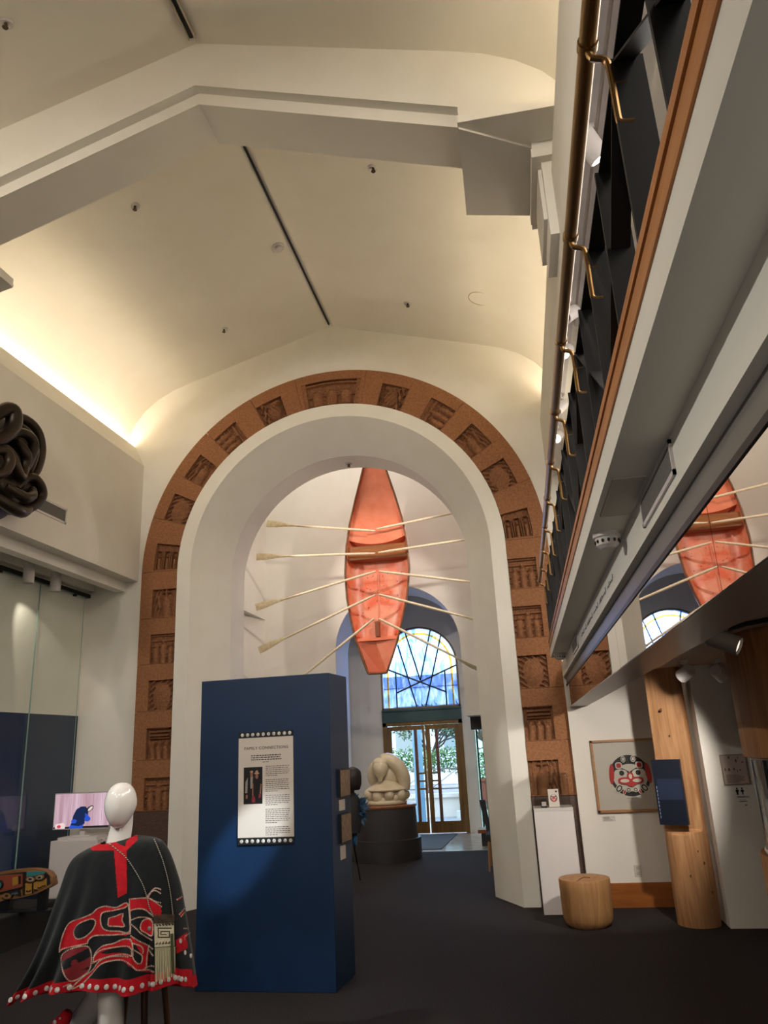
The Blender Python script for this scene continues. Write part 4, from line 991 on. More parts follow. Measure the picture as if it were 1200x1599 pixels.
# partly hidden display figure behind the blue wall
fg = thing('display_figure', 'display figure with dark bobbed hair and teal feathers, half hidden behind the blue wall', 'mannequin', (-2.22, 9.9, 0))
hx, hy = -2.245, 9.9
def FP(a, b): q = onY(a, b, hy); return q
mb = MB().ell(FP(549, 1218), (.075, .09, .11), 20, 14); mb.tube([FP(548, 1228), FP(547, 1242)], .05, 14)
mb.tube([FP(548, 1238), FP(548, 1250), FP(549, 1275), FP(549, 1300)], [.06, .13, .14, .12], 18); mb.build('torso', mat('figure_black', (26, 22, 24), .7), fg, ang=60)
q = FP(551, 1213); mb = MB().lathe([(.02, .12), (.07, .105), (.105, .06), (.112, 0), (.108, -.09), (.09, -.15), (.075, -.16)], q, 26); mb.build('hair', mat('dark_hair', (36, 24, 20), .5), fg, ang=60)
mb = MB(); rr = random.Random(4); base = FP(556, 1266)
for k in range(80):
    d = Vector((rr.uniform(-.6, 1), rr.uniform(-1, .6), rr.uniform(-.8, 1))).normalized(); o = Vector(base)+Vector((rr.uniform(-.06, .08), rr.uniform(-.05, .05), rr.uniform(-.1, .1)))
    w = d.orthogonal().normalized()*.022; e = o+d*rr.uniform(.10, .17); m_ = (o+e)/2
    nn = d.cross(w).normalized()*.004
    mb.add([o, m_-w, e, m_+w, m_+nn], [(0, 1, 4), (1, 2, 4), (2, 3, 4), (3, 0, 4)])
for k in range(26):
    d = Vector((rr.uniform(-.3, .3), rr.uniform(-.3, .3), -1)).normalized(); o = Vector(FP(554, 1280+rr.uniform(0, 26)))
    w = d.orthogonal().normalized()*.02; e = o+d*.13; m_ = (o+e)/2; mb.add([o, m_-w, e, m_+w], [(0, 1, 2, 3)])
mb.build('feathers', noisy('teal_feather', (14, 72, 104), (8, 42, 70), 12, .6), fg, smooth=False)
mb = MB(); f0 = FP(549, 1300); g0 = onZ(563, 1374, 0); mb.tube([f0, g0], .009, 8)
for a in (2.2, 4.0): mb.tube([f0, (f0[0]+.26*math.cos(a), f0[1]+.22*math.sin(a), 0)], .009, 8)
mb.build('tripod_legs', BLACK, fg)

# shop side to the right of the doors
tag(MB().box(-.935, -.70, 13.9, 14.06, 1.86, 2.13).build('speaker_box', mat('box_grey', (62, 58, 60), .6), smooth=False, origin=(-.8, 14, 1.86)), 'dark grey square box hanging beside the entrance above the shop opening', 'speaker')
sd = thing('door_2', 'dark-framed glass shop door standing open at the right of the entrance', 'door', (-.86, 15.3, 0)); sd['kind'] = 'structure'
MB().box(-.95, -.92, 15.40, 15.44, 0, 2.05).box(-.83, -.76, 15.30, 15.34, 0, 2.05).box(-.74, -.72, 15.28, 15.32, 0, 2.05).build('frame', mat('door_dark', (34, 36, 40), .4), sd, smooth=False)
MB().box(-.98, -.60, 15.36, 15.365, .02, 2.04).build('pane', thin_glass('shop_glass', (222, 236, 230), .8), sd, smooth=False)
sh = thing('shop_shelf', 'tall narrow shop shelf with goods glimpsed past the white arch jamb', 'shelf', (-.50, 14.6, 0))
MB().box(-.60, -.25, 14.6, 14.63, 0, 2.0).box(-.60, -.25, 14.3, 14.6, .02, .05).build('back', WALL, sh, smooth=False)
for z in (.75, 1.05, 1.35): MB().box(-.60, -.25, 14.35, 14.6, z, z+.015).build('shelf_board', SPW, sh, smooth=False)
rr = random.Random(8)
for i, (z, c, l) in enumerate(((.765, (186, 176, 150), 'cream packet on the lowest board of the shop shelf'), (1.065, (196, 180, 130), 'tan packet on the middle board of the shop shelf'), (1.365, (224, 190, 40), 'yellow packet on the top board of the shop shelf'))):
    tag(bevel(MB().box(-.595, -.50, 14.40, 14.50, z, z+.2).build('packet', mat('packet%d' % i, c, .6), smooth=False, origin=(-.55, 14.45, z)), .004), l, 'packet', 'goods on the shop shelf')
tag(MB().box(-.70, -.57, 15.685, 15.70, 1.32, 1.52).build('notice', mat('notice_orange', (190, 130, 84), .6), smooth=False, origin=(-.63, 15.69, 1.32)), 'small orange notice on the shop wall behind the glass', 'notice')
bn = thing('low_table', 'low dark table with an orange wooden top beside the entrance', 'table', (-.72, 13.6, 0))
MB().box(-.93, -.50, 13.55, 13.95, .20, .255).build('table_top', wood('bench_top', (150, 86, 40), (128, 70, 30), 'x', 4, .4), bn, smooth=False)
MB().box(-.88, -.52, 13.58, 13.92, 0, .20).build('table_base', mat('bench_dark', (30, 32, 32), .6), bn, smooth=False)
ch = thing('lounge_chair', 'dark upholstered chair with pale wooden legs, mostly hidden by the right arch jamb', 'chair', (-.45, 11.3, 0))
CHD = mat('chair_dark', (44, 46, 52), .8)
mb = MB(); mb.hexa([(-.66, 11.0, .36), (-.2, 11.0, .36), (-.2, 11.5, .36), (-.66, 11.5, .36)], [(-.66, 11.0, .46), (-.2, 11.0, .46), (-.2, 11.5, .46), (-.66, 11.5, .46)]); bevel(mb.build('seat', CHD, ch, smooth=False), .02, 3)
mb = MB(); mb.hexa([(-.66, 11.42, .42), (-.60, 11.42, .42), (-.60, 11.52, .42), (-.66, 11.52, .42)], [(-.74, 11.5, .86), (-.66, 11.5, .86), (-.66, 11.58, .86), (-.74, 11.58, .86)]); mb.box(-.62, -.2, 11.46, 11.54, .44, .84); bevel(mb.build('backrest', CHD, ch, smooth=False), .015, 3)
for x, y in ((-.62, 11.02), (-.24, 11.02), (-.62, 11.48), (-.24, 11.48)): MB().tube([(x, y, .37), (x+(.04 if x > -.4 else -.04)*.5, y, 0)], [.02, .014], 10).build('leg', wood('chair_leg', (176, 130, 92), (150, 106, 70), 'z', 3, .5), ch)
# ------------------------------------------------------------------ boat and oars
YB = 12.05
boat = thing('rowing_boat', 'orange rowing boat hung upright, bow up, open side facing the arch', 'boat', (-2.18, YB, 2.77))
KN = [(2.77, .150, -2.228, .16), (3.0, .240, -2.222, .20), (3.3, .345, -2.213, .26), (3.62, .425, -2.200, .30), (4.0, .505, -2.180, .34), (4.45, .545, -2.160, .36), (4.9, .520, -2.148, .36), (5.3, .455, -2.142, .34), (5.75, .340, -2.135, .30), (6.2, .215, -2.130, .24), (6.6, .115, -2.126, .17), (6.9, .02, -2.124, .08)]
zz = [k[0] for k in KN]
def bk(z): return [np.interp(z, zz, [k[i] for k in KN]) for i in (1, 2, 3)]
def hull(a, t, inset=0.0):
    z = 2.77+(6.9-2.77)*t; w, c, d = bk(z); w = max(w-inset, .004); d = max(d-inset, .01)
    th = PI*a; x = -math.cos(th); s = math.sin(th)
    return (c+w*math.copysign(abs(x)**.75, x), YB+d*s**.62, z)
CO = noisy('orange_boat_paint', (226, 104, 66), (214, 92, 56), 4, .42, bump=.12, bscale=30, lo=.3, hi=.7)
CI = noisy('worn_orange_interior', (228, 104, 64), (232, 152, 120), 5, .38, bump=.25, bscale=16, lo=.35, hi=.62, dist=.6)
CK = noisy('faded_orange', (222, 132, 98), (212, 112, 76), 6, .45, lo=.3, hi=.7)
N, L, b = nodes(CI)
mb = MB().grid(lambda a, t: hull(a, t), 40, 60); mb.build('outer_hull', CO, boat, ang=60, recalc=False)
mb = MB().grid(lambda a, t: hull(a, t, .018), 40, 60); mb.build('inner_hull', CI, boat, ang=60, recalc=False)
GW = wood('gunwale_wood', (128, 84, 48), (96, 62, 36), 'z', 6, .5)
mb = MB()
for s in (0, 1): mb.tube([tuple(np.array(hull(s, i/60))+np.array((0, -.004, 0))) for i in range(61)], .017, 8)
mb.tube([hull(0, 0), hull(1, 0)], .016, 8); mb.build('gunwale', GW, boat)
def across(z, da, mi, inset=.02, yo=None, z1=None, t=.02):
    w, c, d = bk(z)
    return w-inset, c
# fore deck with its rounded edge
def deckpt(a, t):
    z = 4.93+(6.86-4.93)*t; w, c, d = bk(z); w = max(w-.016, .003)
    x = -1+2*a; zz_ = z+(1-t)**3*(.10*x*x)
    return (c+w*x, YB+.05+.03*(1-x*x)+.02*math.sin(PI*t), zz_)
mb = MB().grid(deckpt, 24, 40); mb.build('fore_deck', CK, boat, ang=60, recalc=False)
mb = MB(); E0 = [deckpt(i/24, 0) for i in range(25)]
def lip(a, t): p = np.array(deckpt(a, 0)); w, c, d = bk(p[2]); return (p[0], p[1]+t*.22, p[2]-.02*t-.10*t*(1-(2*a-1)**2))
mb.grid(lip, 24, 8); mb.build('deck_edge', CO, boat, ang=60, recalc=False)
w, c, d = bk(4.70)
mb = MB().box(c-w+.02, c+w-.02, YB+.05, YB+.28, 4.67, 4.70).box(c-w+.02, c+w-.02, YB+.045, YB+.08, 4.68, 4.90).build('thwart', wood('thwart_wood', (150, 88, 36), (118, 66, 24), 'x', 5, .45), boat, smooth=False)
w, c, d = bk(3.45); w2, c2, d2 = bk(3.30)
MB().hexa([(c2-w2+.02, YB+.02, 3.30), (c2+w2-.02, YB+.02, 3.30), (c2+w2-.02, YB+.24, 3.30), (c2-w2+.02, YB+.24, 3.30)], [(c2-w2+.01, YB+.09, 3.36), (c2+w2-.01, YB+.09, 3.36), (c2+w2-.02, YB+.25, 3.38), (c2-w2+.02, YB+.25, 3.38)]).build('stern_bench', CK, boat, smooth=False)
MB().add([(c2-w2+.02, YB+.03, 3.30), (c2-.04, YB+.09, 3.30), (-2.20, YB+.10, 2.80), (-2.37, YB+.02, 2.80)], [(0, 1, 2, 3)]).build('stern_side', mat('stern_dark_orange', (196, 90, 52), .5), boat, smooth=False, recalc=False)  # darker orange than the stern floor beside it
MB().add([(c2-.04, YB+.09, 3.30), (c2+w2-.02, YB+.02, 3.30), (-2.085, YB+.02, 2.80), (-2.20, YB+.10, 2.80)], [(0, 1, 2, 3)]).build('stern_floor', CK, boat, smooth=False, recalc=False)
mb = MB()
w, c, d = bk(2.77); mb.hexa([(c-w, YB, 2.765), (c+w, YB, 2.765), (c+w*.7, YB+.15, 2.765), (c-w*.7, YB+.15, 2.765)], [(c-w-.01, YB, 2.79), (c+w+.01, YB, 2.79), (c+w*.72, YB+.16, 2.79), (c-w*.72, YB+.16, 2.79)])
mb.build('transom', CO, boat, smooth=False)
mb = MB(); mb.tube([(c+.01, YB+.26, 3.40), (c+.02, YB+.33, 4.0), (c+.03, YB+.33, 4.45)], .018, 8); mb.build('keelson', CK, boat)
mb = MB(); mb.box(c-.03, c+.035, YB+.12, YB+.24, 3.38, 3.62); lab(mb.build('stern_post', wood('post_wood', (150, 84, 50), (116, 62, 36), 'z', 5, .5), boat, smooth=False), 'brown wooden stern post')
mb = MB(); rr = random.Random(2)
for k in range(26):
    t = rr.uniform(.2, .42); a = rr.uniform(.3, .75); p = Vector(hull(a, t, .0195)); dd = Vector((rr.uniform(-.03, .03), 0, rr.uniform(-.03, .03)))
    mb.tube([p+Vector((0, -.001, 0)), p+dd*.5+Vector((0.004, -.001, .004)), p+dd+Vector((0, -.001, 0))], .0035, 5)
mb.build('scratches', mat('scratch_dark', (92, 44, 30), .7), boat)
OW = noisy('pale_oar_wood', (226, 208, 178), (212, 192, 158), 30, .5, stretch=(1, 1, 1))
OB = noisy('oar_blade_paint', (228, 210, 172), (208, 188, 148), 18, .5)
def oar(h, tip, label, yh, yt, edge=False):
    a = np.array(onY(h[0], h[1], yh)); b = np.array(onY(tip[0], tip[1], yt)); L_ = np.linalg.norm(b-a); d = (b-a)/L_
    t = thing('oar', label, 'oar', a, 'oars fanned around the hanging boat')
    A, Dd = Vector(a), Vector(d); n1 = Vector((0, -1, 0)); n1 = (n1-Dd*n1.dot(Dd)).normalized(); n2 = Dd.cross(n1)
    if edge: q_ = Matrix.Rotation(math.radians(62), 3, Dd); m1, m2_ = q_ @ n1, q_ @ n2
    else: m1, m2_ = n1, n2
    MB().tube([A, A+Dd*.10, A+Dd*.14, A+Dd*(L_*.45), A+Dd*(L_-.58), A+Dd*(L_-.40)], [.014, .016, .020, .021, .018, .014], 12).build('shaft', OW, t)
    mb = MB(); K = 16
    for i in range(K+1):
        f = i/K; wd = .016+.044*(sstep(0, .85, f)); s = L_-.56+.56*f; th = .009-.005*f; bowv = .02*math.sin(PI*f*.8)
        for sx, sy in ((-1, 0), (-.5, 1), (.5, 1), (1, 0), (.5, -1), (-.5, -1)): mb.v.append(tuple(A+Dd*s+m2_*(wd*sx)+m1*(th*sy+bowv)))
    for i in range(K):
        for j in range(6): mb.f.append([i*6+j, i*6+(j+1) % 6, (i+1)*6+(j+1) % 6, (i+1)*6+j]); mb.m.append(0)
    mb.f += [list(range(6)), list(range(K*6, K*6+6))]; mb.m += [0, 0]
    mb.build('blade', OB, t, ang=50)
nth = ['topmost', 'second highest', 'middle', 'second lowest', 'lowest']
for k, (h, tp_) in enumerate((((586, 829), (417, 818)), ((586, 864), (401, 870)), ((587, 892), (400, 949)), ((586, 929), (405, 1016)), ((584, 966), (440, 1083)))):
    oar(h, tp_, nth[k]+' of the five white oars reaching left from the orange boat', 11.93, 11.9)
for k, (h, tp_) in enumerate((((589, 826), (762, 790)), ((591, 863), (778, 835)), ((592, 892), (782, 914)), ((592, 928), (776, 976)), ((592, 966), (752, 1046)))):
    oar(h, tp_, nth[k]+' of the five white oars reaching right from the orange boat', 11.93, 11.9, True)
# ------------------------------------------------------------------ mannequin in a button robe, seated on a stool
YM = 4.35
def MP(a, b, Y=YM): return np.array(onY(a, b, Y))
mq = thing('mannequin', 'glossy white faceless mannequin seated in a black and red button robe', 'mannequin', (-2.33, YM, 0))
hc = MP(188.5, 1257, 4.33)
mb = MB(); n, k = 36, 26
for i in range(k+1):
    ph = PI*i/k; zc_ = math.cos(ph); zz_ = .124*zc_
    wx = .088*math.sin(ph)**.86*(1-.20*max(0, -zc_)**1.2+.03*zc_); wy = .100*math.sin(ph)**.86*(1-.25*max(0, -zc_)**1.2)
    for j in range(n):
        a = 2*PI*j/n; mb.v.append((hc[0]+wx*math.cos(a)+.010*zc_*0, hc[1]+wy*math.sin(a)-.016*max(0, -zc_), hc[2]+zz_))
for i in range(k):
    for j in range(n): mb.f.append([i*n+j, i*n+(j+1) % n, (i+1)*n+(j+1) % n, (i+1)*n+j]); mb.m.append(0)
nb = MP(184, 1318, 4.38)
mb.tube([(hc[0]-.004, 4.37, hc[2]-.03), (hc[0]-.008, 4.375, hc[2]-.10), (nb[0], 4.38, nb[2]), (nb[0], 4.38, nb[2]-.05), (nb[0], 4.40, nb[2]-.12), (nb[0], 4.40, nb[2]-.42)], [.058, .060, .068, .10, .165, .14], 30)
for sx in (-1, 1):   # arms resting forward under the robe
    s = (nb[0]+sx*.17, 4.40, nb[2]-.11)
    mb.tube(smoothpath([s, (s[0]+sx*.05, 4.38, s[2]-.28), (s[0]+sx*.02, 4.14, s[2]-.38)], 12), [.055]*5+[.048]*4+[.04]*4, 14)
def leg(px0, Yk, footx, footY, kneex):
    mb.tube(smoothpath([(kneex[0], 4.42, .62), (kneex[0]+kneex[1], Yk+.18, .60), (kneex[0]+kneex[1], Yk, .54), (kneex[0]+kneex[1], Yk, .40), (footx, footY, .12), (footx, footY-.01, .055)], 30), [.085]*8+[.075]*6+[.066]*7+[.052]*10, 20)
    mb.tube(smoothpath([(footx, footY+.05, .045), (footx, footY-.05, .05), (footx+.01, footY-.17, .03)], 10), [.035, .04, .042, .042, .04, .038, .036, .034, .032, .028, .02], 14)
q = MP(173, 1590, 4.15)
leg(0, 4.15, q[0]+.005, 4.16, (nb[0]+.06, q[0]-nb[0]-.06))
q = MP(140, 1585, 4.36); leg(0, 4.36, q[0]-.22, 4.40, (nb[0]-.06, q[0]+.03-nb[0]+.06))
body = mb.build('body', GLOSSW, mq, ang=70)

stl = thing('wooden_stool', 'brown wooden stool under the seated mannequin', 'stool', (-2.2, 4.45, 0))
SW = wood('stool_brown', (92, 60, 38), (66, 42, 26), 'z', 4, .5)
s0 = MP(226, 1580, 4.5)
sx = s0[0]-.05
MB().lathe([(.17, 0), (.18, .01), (.18, .03), (.165, .04), (.05, .038)], (sx, 4.48, .51), 32).build('seat', SW, stl)
for dx, dy in ((.10, -.10), (.11, .10), (-.11, -.09), (-.11, .11)): MB().tube([(sx+dx, 4.48+dy, .52), (sx+dx*1.45, 4.48+dy*1.45, 0)], [.020, .015], 12).build('leg', SW, stl)
MB().tube([(sx+.12, 4.355, .22), (sx-.13, 4.365, .22)], .01, 8).tube([(sx+.13, 4.62, .2), (sx+.12, 4.35, .2)], .01, 8).build('stretcher', SW, stl)

# the robe: levels down from the neck, left and right silhouettes, depth front and back
LP = [(160, 1315), (120, 1339), (101, 1392), (76, 1470), (58, 1517), (36, 1557)]
RP = [(212, 1304), (252, 1315), (276, 1370), (287, 1425), (295, 1475), (304, 1541)]
LV = [MP(*p) for p in LP]; RV = [MP(*p) for p in RP]
FD = [.085, .16, .22, .27, .31, .34]; BD = [.075, .14, .17, .2, .23, .26]
LVL = [(l[0], l[2], r[0], r[2], f, b) for l, r, f, b in zip(LV, RV, FD, BD)]
def robe(u, t):
    """u: 0 left, .25 front, .5 right, .75 back; t: 0 neck to 1 hem"""
    xl, zl, xr, zr, f, b = cat_interp(LVL, t)
    a = 2*PI*u; cxm, hw = (xl+xr)/2, (xr-xl)/2
    s, c = math.sin(a), math.cos(a)
    x = cxm-hw*math.copysign(abs(c)**.9, c); k = (1-c)/2
    z = zl+(zr-zl)*k
    g = t**1.6
    if s > 0:
        y = YM-f*s**.85; z += s*(.085*g-.012*(1-t))
        fold = .026*math.sin(9*a+1.2)*g+.024*math.sin(17*a+3*t)*g
        fold += .07*g*math.exp(-((u-.085)/.02)**2)-.07*g*math.exp(-((u-.125)/.02)**2)+.06*g*math.exp(-((u-.165)/.02)**2)-.03*g*math.exp(-((u-.2)/.02)**2)
        fold += .05*g*math.exp(-((u-.385)/.012)**2)-.06*g*sstep(.39, .44, u)*(1-sstep(.46, .5, u))
        y -= fold*s**.5
        z += .012*math.sin(a*5+.6)*t**4 + (-.035*t**3*math.exp(-((u-.055)/.04)**2))
    else:
        y = YM+b*(-s)**.85+.02*math.sin(9*a)*g; z -= (-s)*.05*g
    z += .03*(1-t)**6*0
    return (x, y, z)
def C8(px, py): return ((px-60)*4.8, (py-1360)*4.8)
def pip(p, poly):
    x, y = p; ins = False; n = len(poly); j = n-1
    for i in range(n):
        xi, yi = poly[i]; xj, yj = poly[j]
        if (yi > y) != (yj > y) and x < (xj-xi)*(y-yi)/(yj-yi)+xi: ins = not ins
        j = i
    return ins
def closed(pts, n=None):
    n = n or len(pts)*6; P = pts+pts[:1]; out = []
    m = len(pts)
    for i in range(n):
        x = i/n*m; k = int(x); f = x-k
        p = [np.array(pts[(k+d) % m], float) for d in (-1, 0, 1, 2)]
        out.append(tuple(0.5*(2*p[1]+(p[2]-p[0])*f+(2*p[0]-5*p[1]+4*p[2]-p[3])*f*f+(3*p[1]-p[0]-3*p[2]+p[3])*f**3)))
    return out
def opened(pts, n=None): return smoothpath(pts, n or len(pts)*6)
S_tail = closed([(158, 605), (172, 520), (200, 440), (240, 385), (330, 352), (400, 322), (440, 285), (500, 265), (580, 275), (660, 240), (680, 300), (684, 470), (560, 480), (420, 487), (370, 530), (300, 560), (200, 585)])
S_ha = closed([(265, 470), (280, 420), (320, 388), (390, 362), (422, 368), (428, 395), (405, 445), (350, 495), (290, 510)])
S_hb = closed([(480, 315), (560, 298), (640, 280), (682, 270), (684, 450), (600, 452), (520, 448), (480, 425), (466, 370)])
S_c = closed([(532, 355), (580, 340), (632, 322), (628, 370), (645, 416), (590, 416), (528, 412), (524, 385)])
S_head = closed([(684, 212), (760, 205), (820, 200), (870, 228), (918, 270), (918, 345), (872, 345), (840, 305), (790, 288), (720, 290), (688, 300)])
S_eye = closed([(765, 415), (782, 375), (825, 358), (855, 385), (858, 430), (850, 488), (800, 462), (770, 445)])
S_jaw = closed([(412, 690), (425, 620), (480, 565), (560, 545), (640, 512), (690, 515), (708, 570), (712, 640), (600, 630), (500, 645), (440, 680)])
S_jh = closed([(470, 612), (540, 585), (620, 572), (680, 572), (700, 600), (690, 625), (600, 612), (520, 622)])
S_low = closed([(250, 880), (330, 800), (405, 745), (460, 675), (560, 640), (700, 650), (740, 690), (780, 700), (800, 735), (868, 765), (760, 748), (690, 720), (640, 680), (560, 672), (470, 700), (400, 775), (330, 850)])
S_col = closed([(694, 490), (760, 530), (815, 560), (828, 610), (812, 730), (770, 745), (720, 720), (760, 690), (778, 640), (740, 570), (700, 530)])
S_loop = closed([(700, 590), (750, 615), (778, 640), (770, 690), (740, 692), (710, 655)])
S_cir = closed([(172, 650), (215, 600), (300, 570), (375, 570), (398, 640), (388, 730), (340, 785), (245, 828), (190, 770)])
REDS, BLKS = [S_tail, S_c, S_head, S_eye, S_jaw, S_low, S_col], [S_ha, S_hb, S_jh, S_loop]
S_fin = [(1036, 215), (1085, 185), (1092, 200), (1040, 222)], [(1060, 335), (1110, 270), (1114, 300), (1072, 345)], [(1030, 520), (1140, 440), (1150, 470), (1110, 500), (1125, 575), (1035, 620)]
COLL = [(140, 1323), (175, 1310), (186, 1318), (196, 1322), (197, 1314), (212, 1301), (222, 1305), (198, 1328), (198, 1395), (184, 1402), (178, 1328), (145, 1328)]
def clothmat(x, y, z, u, t):
    if u < .5 and t > .905: return 1
    if t > .93: return 1
    if u > .5 or u < .01: return 0
    a, b = proj((x, y, z))
    if a < 215 and pip((a, b), COLL): return 1
    c = C8(a, b)
    if c[1] < 100 or c[1] > 900 or c[0] < 150: return 0
    for S in S_fin:
        if pip(c, S): return 1
    if pip(c, S_cir):
        d = math.hypot((c[0]-272)/28, (c[1]-692)/28)
        if d < 1: return 2
        w = math.sin((c[0]*.5+c[1])*.045)
        return 2 if (w > .1 or c[1] > 740) else 0
    m_ = 0
    for S in REDS[:1]+REDS[2:3]+REDS[4:]:
        if pip(c, S): m_ = 1
    for S in BLKS:
        if pip(c, S): m_ = 0
    for S in (S_c, S_eye):
        if pip(c, S): m_ = 1
    return m_
WOOL = noisy('black_wool', (13, 16, 17), (19, 23, 24), 30, .92, spec=.25, bump=.15, bscale=300); WOOL.node_tree.nodes['Principled BSDF'].inputs['Sheen Weight'].default_value = .2; WOOL.node_tree.nodes['Principled BSDF'].inputs['Sheen Roughness'].default_value = .4
RWOOL = noisy('red_wool', (176, 18, 30), (158, 14, 26), 30, .85, spec=.2); DRW = mat('dark_red_wool', (112, 16, 24), .9)
ro = thing('button_robe', 'black wool robe with red applique, pearl buttons and a red hem, on the mannequin', 'robe', (-2.33, YM, .4))
NU, NT = 560, 230
mb = MB(); mb.grid(robe, NU, NT, 0, wrapu=True)
C = [np.mean([mb.v[i] for i in f], axis=0) for f in mb.f]
for i, f in enumerate(mb.f):
    u, t = ((i % NU)+.5)/NU, (i//NU+.5)/NT
    mb.m[i] = clothmat(*C[i], u, t)
bvh = BVHTree.FromPolygons([Vector(v) for v in mb.v], mb.f)
cloth = mb.build('cloth', [WOOL, RWOOL, DRW], ro, ang=80, recalc=False)
cloth.modifiers.new('thickness', 'SOLIDIFY').thickness = -.004
def hit(a, b):
    d = ray(a, b); h = bvh.ray_cast(Vector(CC), Vector(d))
    if h[0] is None: return None, None
    nn = h[1] if h[1].dot(Vector(d)) < 0 else -h[1]
    return h[0], nn
bt = MB()
def row(pts, close=False, sp=13.5):
    P = [np.array(p, float) for p in pts]+([np.array(pts[0], float)] if close else [])
    acc = 0.0; nxt = 0.0
    for p, q in zip(P, P[1:]):
        L_ = np.linalg.norm(q-p)
        while nxt <= acc+L_ and L_ > 0:
            c = p+(q-p)*((nxt-acc)/L_); h, nn = hit(60+c[0]/4.8, 1360+c[1]/4.8)
            if h is not None and h.y < 4.6: bt.disc(h, nn, .0042, .0022, 7)
            nxt += sp
        acc += L_
row(S_tail[:len(S_tail)*11//17]); row(opened([(684, 470), (560, 480), (420, 487), (370, 525), (360, 545), (200, 580), (152, 605)])); row(S_ha, True); row(S_hb, True); row(S_c, True)
row(opened([(684, 212), (684, 300), (686, 400), (690, 480)])); row(opened([(684, 212), (760, 205), (820, 198), (850, 150), (880, 128), (918, 140)])); row(opened([(815, 190), (850, 155), (880, 148), (920, 172)])); row(opened([(820, 200), (870, 230), (922, 268)])); row(opened([(840, 210), (880, 230), (920, 240)]))
row(opened([(690, 298), (740, 284), (800, 292), (860, 340)])); row(opened([(690, 372), (740, 352), (800, 348), (855, 365)])); row(S_eye, True); row(opened([(690, 395), (730, 430), (770, 470), (855, 522)])); row(opened([(694, 488), (750, 525), (815, 555), (862, 590)]))
row(opened([(410, 690), (425, 620), (480, 565), (560, 545), (640, 512), (695, 515)])); row(opened([(412, 650), (460, 600), (540, 578), (660, 565), (700, 590)])); row(opened([(410, 690), (470, 660), (560, 636), (640, 625), (700, 640)])); row(opened([(690, 515), (706, 560), (708, 640)])); row(opened([(706, 545), (760, 560), (785, 590), (780, 625)])); row(S_loop, True)
row(S_low[:len(S_low)*5//17]); row(opened([(255, 885), (330, 845), (400, 775), (470, 700), (560, 672), (640, 672), (700, 712), (740, 745), (820, 740), (872, 762)])); row(S_cir, True, 14); row(opened([(190, 868), (240, 850), (252, 880)])); row(opened([(828, 560), (815, 640), (808, 725)])); row(opened([(828, 590), (862, 640)])); row(opened([(800, 730), (840, 712), (875, 722)]))
row(opened([(1040, 215), (1090, 184)])); row(opened([(1058, 325), (1106, 268)])); row(opened([(1070, 342), (1114, 292)])); row(opened([(1092, 432), (1140, 436), (1136, 465), (1100, 490), (1098, 515)]))
o = bt.build('button_rows', noisy('rosy_pearl', (206, 172, 152), (150, 122, 108), 70, .25, spec=.8), ro, ang=40); o['kind'] = 'stuff'
for i in range(34):
    u = .035+.43*i/33; t = .952
    p = Vector(robe(u, t)); p1 = Vector(robe(u+.002, t)); p2 = Vector(robe(u, t-.004)); nn = (p1-p).cross(p2-p).normalized()
    if nn.y > 0: nn = -nn
    MB().disc(p+nn*.001, nn, .0125, .003, 14).build('hem_button', PEARL, ro)
for a, b in ((1065, 525), (1100, 612), (1142, 636)):
    h, nn = hit(60+a/4.8, 1360+b/4.8)
    if h is not None: MB().disc(h, nn, .0115, .003, 14).build('hem_button', PEARL, ro)
h, nn = hit(60+832/4.8, 1360+432/4.8)
if h is not None: MB().disc(h, nn, .011, .003, 14).build('eye_button', mat('abalone', (112, 108, 104), .25), ro)

# woven pouch hanging at the front, on a twisted cord round the neck
pc = thing('woven_pouch', 'small fringed woven pouch with a fur top hanging on a cord over the robe', 'pouch', MP(256, 1450, 3.98))
YP = min([h[0].y for h in (hit(60+a/4.8, 1360+b/4.8) for a, b in ((880, 340), (1010, 340), (880, 560), (1015, 560), (945, 450), (940, 700), (900, 800), (1010, 780))) if h[0] is not None]+[4.1])-.03
def PP(a, b, w=0): q = MP(60+a/4.8, 1360+b/4.8, YP-w); return (q[0], q[1], q[2])
WV = noisy('woven_cream', (206, 194, 164), (186, 172, 140), 90, .9); FUR = noisy('brown_fur', (74, 54, 36), (44, 32, 22), 40, .95)
mb = MB(); Qd = [(868, 385), (1016, 372), (1020, 560), (872, 572)]; mb.hexa([PP(*p, 0) for p in Qd], [PP(*p, .012) for p in Qd]); mb.build('pouch_body', WV, pc, smooth=False)
L_ = []
def rl(x0, y0, x1, y1): return [(x0, y0), (x1, y0-1), (x1, y1-1), (x0, y1)]
for (x0, y0, x1, y1) in ((895, 425, 1000, 434), (895, 425, 903, 500), (895, 494, 985, 502), (978, 450, 986, 502), (915, 450, 986, 457), (915, 450, 922, 480), (915, 474, 962, 480)): L_.append((rl(x0, y0, x1, y1), 0))
for k in range(6):
    x = 880+k*23; yy = 415-k*2; L_.append((rl(x, yy-14, x+12, yy-8), 0)); L_.append((rl(x+6, yy-8, x+18, yy), 0)); L_.append((rl(x, 545-k*2, x+13, 552-k*2), 0)); L_.append((rl(x+8, 535-k*2, x+14, 548-k*2), 0))
art('woven_pattern', L_, lambda u, v, w: PP(u, v, w), pc, [mat('weave_black', (30, 28, 26), .9)], .012, .0001)
mb = MB(); rr = random.Random(9)
for k in range(420):
    a, b = rr.uniform(862, 1022), rr.uniform(322, 385); q = Vector(PP(a, b, .008)); e = q+Vector((rr.uniform(-.006, .006), -rr.uniform(0, .012), -rr.uniform(.006, .018))); w = Vector((.0014, 0, 0))
    mb.add([q-w, q+w, e], [(0, 1, 2)])
Qd = [(866, 340), (1018, 328), (1018, 385), (868, 392)]; mb.hexa([PP(*p, .001) for p in Qd], [PP(*p, .016) for p in Qd]); mb.build('fur_top', FUR, pc, smooth=False)
